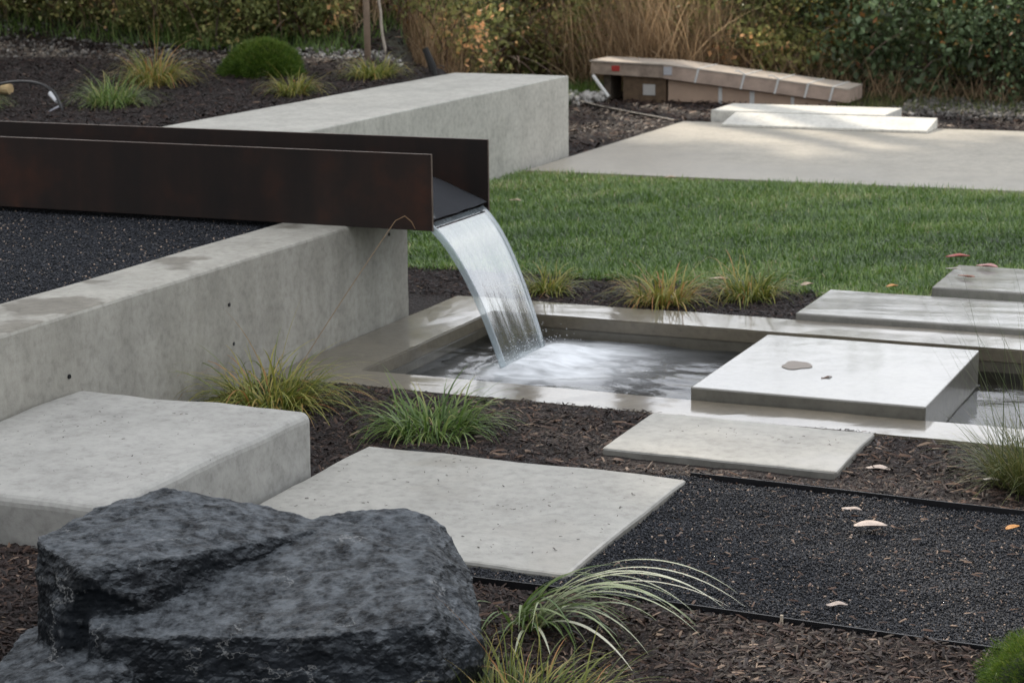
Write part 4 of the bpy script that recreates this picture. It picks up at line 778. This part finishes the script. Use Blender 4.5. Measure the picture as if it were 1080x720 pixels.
# ------------------------------------------------------------------ thicket: brambles, weeds, dry grass
def leaves(C, size, tint, flat=.0, asp=.62):
    n = len(C); d = rng.normal(0, 1, (n, 3)); d[:, 2] -= .4; d /= np.linalg.norm(d, axis=1)[:, None]
    u = rng.normal(0, 1, (n, 3)); u[:, 2] += .6+flat; s = np.cross(d, u); s /= np.linalg.norm(s, axis=1)[:, None]; nn = np.cross(s, d)
    l = size[:, None]; w_ = l*asp*.5
    P = np.stack([C-d*l*.5, C+s*w_+nn*l*.10, C+d*l*.5, C-s*w_+nn*l*.10], 1).reshape(-1, 3); b = (np.arange(n)*4)[:, None]
    F = np.concatenate([b+np.array([[0, 1, 2]]), b+np.array([[0, 2, 3]])]); return P, F, np.repeat(np.clip(tint, 0, 1), 4)
def canes(base, h, r, k, rad=.005):
    n = k; az = rng.uniform(0, 6.28, n); root = np.stack([base[0]+rng.normal(0, r*.3, n), base[1]+rng.normal(0, r*.3, n), np.full(n, base[2])], 1)
    return blades(root, h*rng.uniform(.7, 1.5, n), az, rng.uniform(.0, .6, n), rng.uniform(.6, 2.0, n), np.full(n, rad*2), 9, twist=1.5, taper=.3)
def bush(name, x, y, r, h, n, mat, size, label, cat, group, tmean=.42, stems=14, tsd=.14):
    z = z0(x, y); root = empty(name, (x, y, z), label, cat, group)
    nc = 34; d = rng.normal(0, 1, (nc, 3)); d /= np.linalg.norm(d, axis=1)[:, None]; rr_ = rng.uniform(.35, 1.0, nc)**.6
    cc = np.stack([x+d[:, 0]*r*rr_, y+d[:, 1]*r*rr_*.8, z+h*.48+d[:, 2]*h*.50*rr_], 1); ct = rng.normal(0, .20, nc)
    k = rng.integers(0, nc, n); C = cc[k]+rng.normal(0, 1, (n, 3))*[r*.20, r*.20, h*.13]; C[:, 2] = np.maximum(C[:, 2], z+.02+.1*rng.random(n))
    P, F, T = leaves(C, size*rng.uniform(.55, 1.35, n), tmean+ct[k]+rng.normal(0, tsd, n)+(rng.random(n) > .965)*rng.uniform(.2, .5, n))
    mk('leaves', P, F, mat, parent=root, attrs={'tint': T})
    V, F, T = canes((x, y, z), h, r, stems); mk('stems', V, F, MT['cane'], parent=root, attrs={'tint': T}); return root
def reeds(x, y, rx, h, n, mat, label, lean=.12, leanaz=None, group='clumps of dry grass in the thicket', width=.009, name='dry_grass'):
    z = z0(x, y); px = x+np.clip(rng.normal(0, rx, n), -2*rx, 2*rx); py = y+np.clip(rng.normal(0, .22, n), -.44, .44); az = rng.uniform(0, 6.28, n) if leanaz is None else rng.normal(leanaz, .5, n)
    V, F, T = blades(np.stack([px, py, TZ(px, py)-.02], 1), h*rng.uniform(.35, 1.15, n), az, np.abs(rng.normal(lean, .30, n)), rng.uniform(0, 1.3, n), width*rng.uniform(.5, 1.3, n), 6, np.clip(rng.normal(.5, .22, n), 0, 1), twist=1.2)
    mk(name, V, F, mat, base=(x, y, z), attrs={'tint': T}, label=label, cat='dry grass' if mat is MT['dry'] else 'grass clump', group=group)
def place(pxn):      # azimuth position along the picture (0..1080) -> direction, for laying the thicket out in plan
    return math.tan(R(CAMY)+math.atan((pxn-540)/2123))
BG = 'bramble bushes in the thicket'; WG = 'leafy weeds in the thicket'
def at(px, y): return place(px)*y
# right side brambles
for i, (px, y, r, h) in enumerate([(735, 19.6, .75, 1.25), (800, 20.0, .7, 1.5), (860, 19.4, .75, 1.3), (915, 19.3, .75, 1.5), (965, 19.0, .75, 1.35), (1015, 19.1, .75, 1.6), (1062, 18.7, .75, 1.3), (1110, 18.8, .8, 1.5), (1165, 18.8, .8, 1.5), (1230, 19, .9, 1.6)]):
    bush('bramble_bush', at(px, y), y+.35*(i % 2), r, h*(.8+.35*((i*7) % 3)/2), 4300, MT['weed'] if i in (0, 2, 5) else MT['bramble'], (.050, .075, .062)[i % 3], 'dark green bramble with yellow leaves in the front row behind the patio', 'bramble', BG, tmean=.50 if i > 2 else .42)
for i, (px, y, r, h) in enumerate([(700, 21.2, .9, 2.0), (800, 21.8, .9, 2.2), (900, 21.4, .95, 2.2), (1000, 21.2, .95, 2.3), (1095, 21.0, .95, 2.3), (1200, 21.0, 1., 2.3)]):
    bush('bramble_bush', at(px, y), y, r, h, 3600, MT['bramble'], .08, 'dark green bramble rising at the back of the thicket on the right', 'bramble', BG+', back row', tmean=.42)
# middle olive weeds
for i, (px, y, r, h) in enumerate([(350, 16.0, .6, 1.1), (405, 16.2, .6, 1.3), (455, 17.3, .65, 1.3), (510, 19.6, .75, 1.3), (565, 20.0, .75, 1.5), (620, 19.8, .75, 1.3), (675, 20.2, .7, 1.4), (530, 20.8, .8, 1.8), (440, 18.6, .7, 1.6), (640, 21.2, .9, 2.0)]):
    bush('weed_bush', at(px, y), y, r, h, 4200, MT['weed'] if i % 3 else MT['bramble'], .055, 'olive brown leafy weeds in the middle of the thicket behind the seat wall', 'weed bush', WG, tmean=.42, stems=40)
for i, (px, y, r, h) in enumerate([(-60, 16.2, .8, .9), (10, 15.9, .7, .8), (70, 15.9, .6, .8), (135, 15.9, .6, .9), (195, 15.8, .6, .9), (245, 15.6, .55, .9), (290, 15.9, .5, 1.0), (40, 17.2, .9, 1.4), (150, 17.2, .9, 1.5), (250, 17.4, .9, 1.5)]):
    bush('weed_bush', at(px, y-.9), y-.9, r, h, 3400, MT['bramble'] if i == 8 else MT['weed'], .045, 'low green brown weeds at the left of the thicket above the mulch bed', 'weed bush', WG+', left', tmean=.40, stems=30)
# grass clumps
for i, (px, y, h, mt) in enumerate([(20, 15.3, .45, 'tuftg'), (75, 15.2, .4, 'fine'), (125, 15.2, .4, 'dry'), (165, 15.1, .45, 'fine'), (205, 15.0, .5, 'tuftg'), (235, 15.0, .5, 'fine'), (265, 15.0, .4, 'tuftg'), (105, 15.6, .6, 'dry'), (215, 15.4, .7, 'dry')]):
    reeds(at(px, y), y, .26, h, 420, MT[mt], 'rough grass clump at the foot of the thicket, left of the round shrub', lean=.3, group='rough grass clumps at the left of the thicket', name='grass_clump')
for i, (px, y, h) in enumerate([(30, 15.3, .6), (95, 15.3, .7), (160, 15.3, .6), (235, 15.3, .8), (290, 15.5, 1.25), (315, 15.6, 1.3), (345, 15.5, .9), (375, 15.4, .8), (430, 15.9, .9), (465, 16.0, .8)]):
    reeds(at(px, y), y, .20, h, 420, MT['dry'], 'upright tan dry grass along the thicket above the upper mulch bed', lean=.1)
for i, (px, y, h) in enumerate([(505, 19.2, .8), (540, 19.2, .85), (575, 19.3, .9), (610, 19.2, .9), (645, 19.0, 1.1), (665, 18.9, 1.1), (690, 18.95, 1.2), (722, 18.9, 1.25), (748, 19.0, 1.1), (590, 19.8, 1.3), (665, 19.9, 1.5), (775, 19.5, .8)]):
    reeds(at(px, y), y, .28, h, 480, MT['dry'], 'tan dry grass behind the strapped boards and the seat wall end', lean=.25 if px < 620 else .1, leanaz=1.5 if px < 620 else None, group='tan dry grass behind the boards')
for i, (px, y, h) in enumerate([(800, 18.9, .8), (850, 19.0, .6), (930, 18.8, .5), (985, 18.7, .3), (1050, 18.6, .4)]):
    reeds(at(px, y), y, .26, h, 260, MT['dry'], 'low dead stems under the brambles at right', lean=.4, group='dead stems under the brambles')

for i, (px, y, r, h) in enumerate([(335, 15.2, .4, .7), (420, 15.5, .4, .8), (480, 16.2, .45, .9), (525, 19.0, .5, .9), (560, 19.0, .5, .7), (600, 19.1, .5, .9), (335, 15.0, .35, .5), (810, 19.0, .5, .7)]):
    bush('weed_bush', at(px, y), y, r, h, 1300, MT['weed'], .06, 'loose olive weeds mixed into the tan dry grass of the thicket', 'weed bush', WG+' among dry grass', tmean=.55, stems=60)
# ------------------------------------------------------------------ slim tree + stake
def limb(p, d, l, r, depth, segs, tips):
    P = [Vector(p)]; rr_ = [r]; d = Vector(d).normalized()
    for i in range(6):
        d = (d+Vector((random.gauss(0, .10), random.gauss(0, .10), random.gauss(.03, .05)))).normalized(); P.append(P[-1]+d*l/6); rr_.append(r*(1-.6*(i+1)/6))
    segs.append(tube_arr(P, rr_, 7 if depth else 10))
    if depth > 2: tips.append(P[-1]); tips.append(P[-3]); return
    for k in range(4 if depth == 0 else 3):
        q = P[3+k % 4] if depth else P[3+k % 4]; dd = (d*.6+Vector((random.gauss(0, .8), random.gauss(0, .8), random.uniform(0, .5)))).normalized(); limb(q, dd, l*.55, r*.42, depth+1, segs, tips)
    tips.append(P[-1])
def tree(name, x, y, trunk_h, crown_z, cr_, n, lsize, label, cat, group=None, tr=.2, z=None):
    z = z0(x, y) if z is None else z; root = empty(name, (x, y, z), label, cat, group); segs = []; tips = []
    P = [Vector((x, y, z-.1))]; rr_ = [tr*1.2]
    for i in range(8): P.append(Vector((x+random.gauss(0, .06)*i*.4, y+random.gauss(0, .06)*i*.4, z+trunk_h*(i+1)/8))); rr_.append(tr*(1-.07*i))
    segs.append(tube_arr(P, rr_, 12))
    for k in range(6):
        a = k*1.05+random.random(); limb(P[-1-(k % 3)], (math.cos(a)*.9, math.sin(a)*.9, .75), cr_*.5, tr*.5, 0, segs, tips)
    V, F = join(segs); mk('trunk', V, F, MT['bark'], parent=root, smooth=True)
    T3 = np.array([t[:] for t in tips]); nc = len(T3); extra = rng.normal(0, 1, (60, 3)); extra /= np.linalg.norm(extra, axis=1)[:, None]; extra = extra*rng.uniform(.3, .95, (60, 1))*[cr_, cr_, cr_*.8]+[x, y, crown_z]
    T3 = np.concatenate([T3, extra]); ct = rng.normal(0, .15, len(T3)); k = rng.integers(0, len(T3), n)
    C = T3[k]+rng.normal(0, 1, (n, 3))*cr_*.14
    P_, F_, T_ = leaves(C, lsize*rng.uniform(.6, 1.3, n), .5+ct[k]+rng.normal(0, .1, n)); mk('crown', P_, F_, MT['tree'], parent=root, attrs={'tint': T_})
# slim tree and its stake
sx_, sy_ = -7.13, 13.9; zz = z0(sx_, sy_)
st = empty('slim_tree', (sx_, sy_, zz), 'slim young tree with a pale wavy stem beside a timber stake', 'tree'); P = []
for i in range(30): t = i/29; P.append((sx_+.02*math.sin(t*17)+.012*math.sin(t*41)-.06*t, sy_+.02*math.cos(t*13), zz-.05+2.6*t))
segs = [tube_arr(P, [.012-.008*i/29 for i in range(30)], 8)]; tips = []
for k in range(9):
    q = Vector(P[14+k]); a = k*2.4; e = q+Vector((math.cos(a)*.45, math.sin(a)*.45, .35)); segs.append(tube_arr([q, (q+e)/2+Vector((0, 0, .04)), e], [.006, .004, .002], 6)); tips += [e, (q+e)/2]
V, F = join(segs); mk('trunk', V, F, plain('pale_stem', (.42, .36, .29), .7, var=.2, vs_=30), parent=st, smooth=True)
tp = np.array([t[:] for t in tips]); C = tp[rng.integers(0, len(tp), 900)]+rng.normal(0, .13, (900, 3)); P_, F_, T_ = leaves(C, rng.uniform(.03, .06, 900), rng.uniform(.3, 1, 900)); mk('crown', P_, F_, MT['weed'], parent=st, attrs={'tint': T_})
V, F = tube_arr([(sx_-.115, sy_-.02, zz-.1), (sx_-.12, sy_-.02, zz+.9), (sx_-.125, sy_-.02, zz+1.6)], [.026, .025, .024], 10); mk('timber_stake', V, F, plain('stake_wood', (.34, .25, .18), .75, var=.2), base=(sx_-.115, sy_-.02, zz), smooth=True, label='straight round timber stake supporting the slim tree', cat='stake')

# ------------------------------------------------------------------ tall trees added out of view behind the thicket to shade the garden
TG = 'unseen tall trees added to shade the garden'
for i, (x, y, h, cr_) in enumerate([(-10.5, 17.5, 10.0, 3.4), (-15.0, 16.0, 10.5, 3.5), (-12.5, 19.6, 11.0, 3.4), (-8.6, 20.0, 10.5, 3.0), (-18.0, 19.6, 11.5, 3.6), (-15.8, 11.5, 10.5, 3.4), (-12.6, 12.6, 9.2, 3.0), (-20.0, 15.5, 11.5, 3.8), (-17.5, 8.0, 10.5, 3.4), (-12.2, 11.2, 9.5, 2.6), (-14.6, 21.6, 10.6, 2.0), (-11.2, 21.5, 10.4, 1.9), (-7.6, 20.8, 9.6, 1.8)]):
    tree('shade_tree', x, y, h*.72, h, cr_, 9000, .30, 'tall leafy tree added out of view beyond the thicket to shade the garden', 'tree', TG, tr=.22)
for i, (x, y, h, cr_) in enumerate([(7, 1.5, 5, 3.0), (5.0, -4, 5, 3.0), (0, -6.5, 5, 3.0), (-5.5, -6, 5, 3.0)]):
    tree('dimming_tree', x, y, h*.45, h*.8, cr_, 5000, .22, 'dense unseen tree added around the viewpoint to darken near faces', 'tree', 'unseen trees added around the viewpoint', tr=.16)  # unseen trees added to cut the light on near faces
print('objects', len(bpy.data.objects), 'verts', sum(len(m.vertices) for m in bpy.data.meshes))
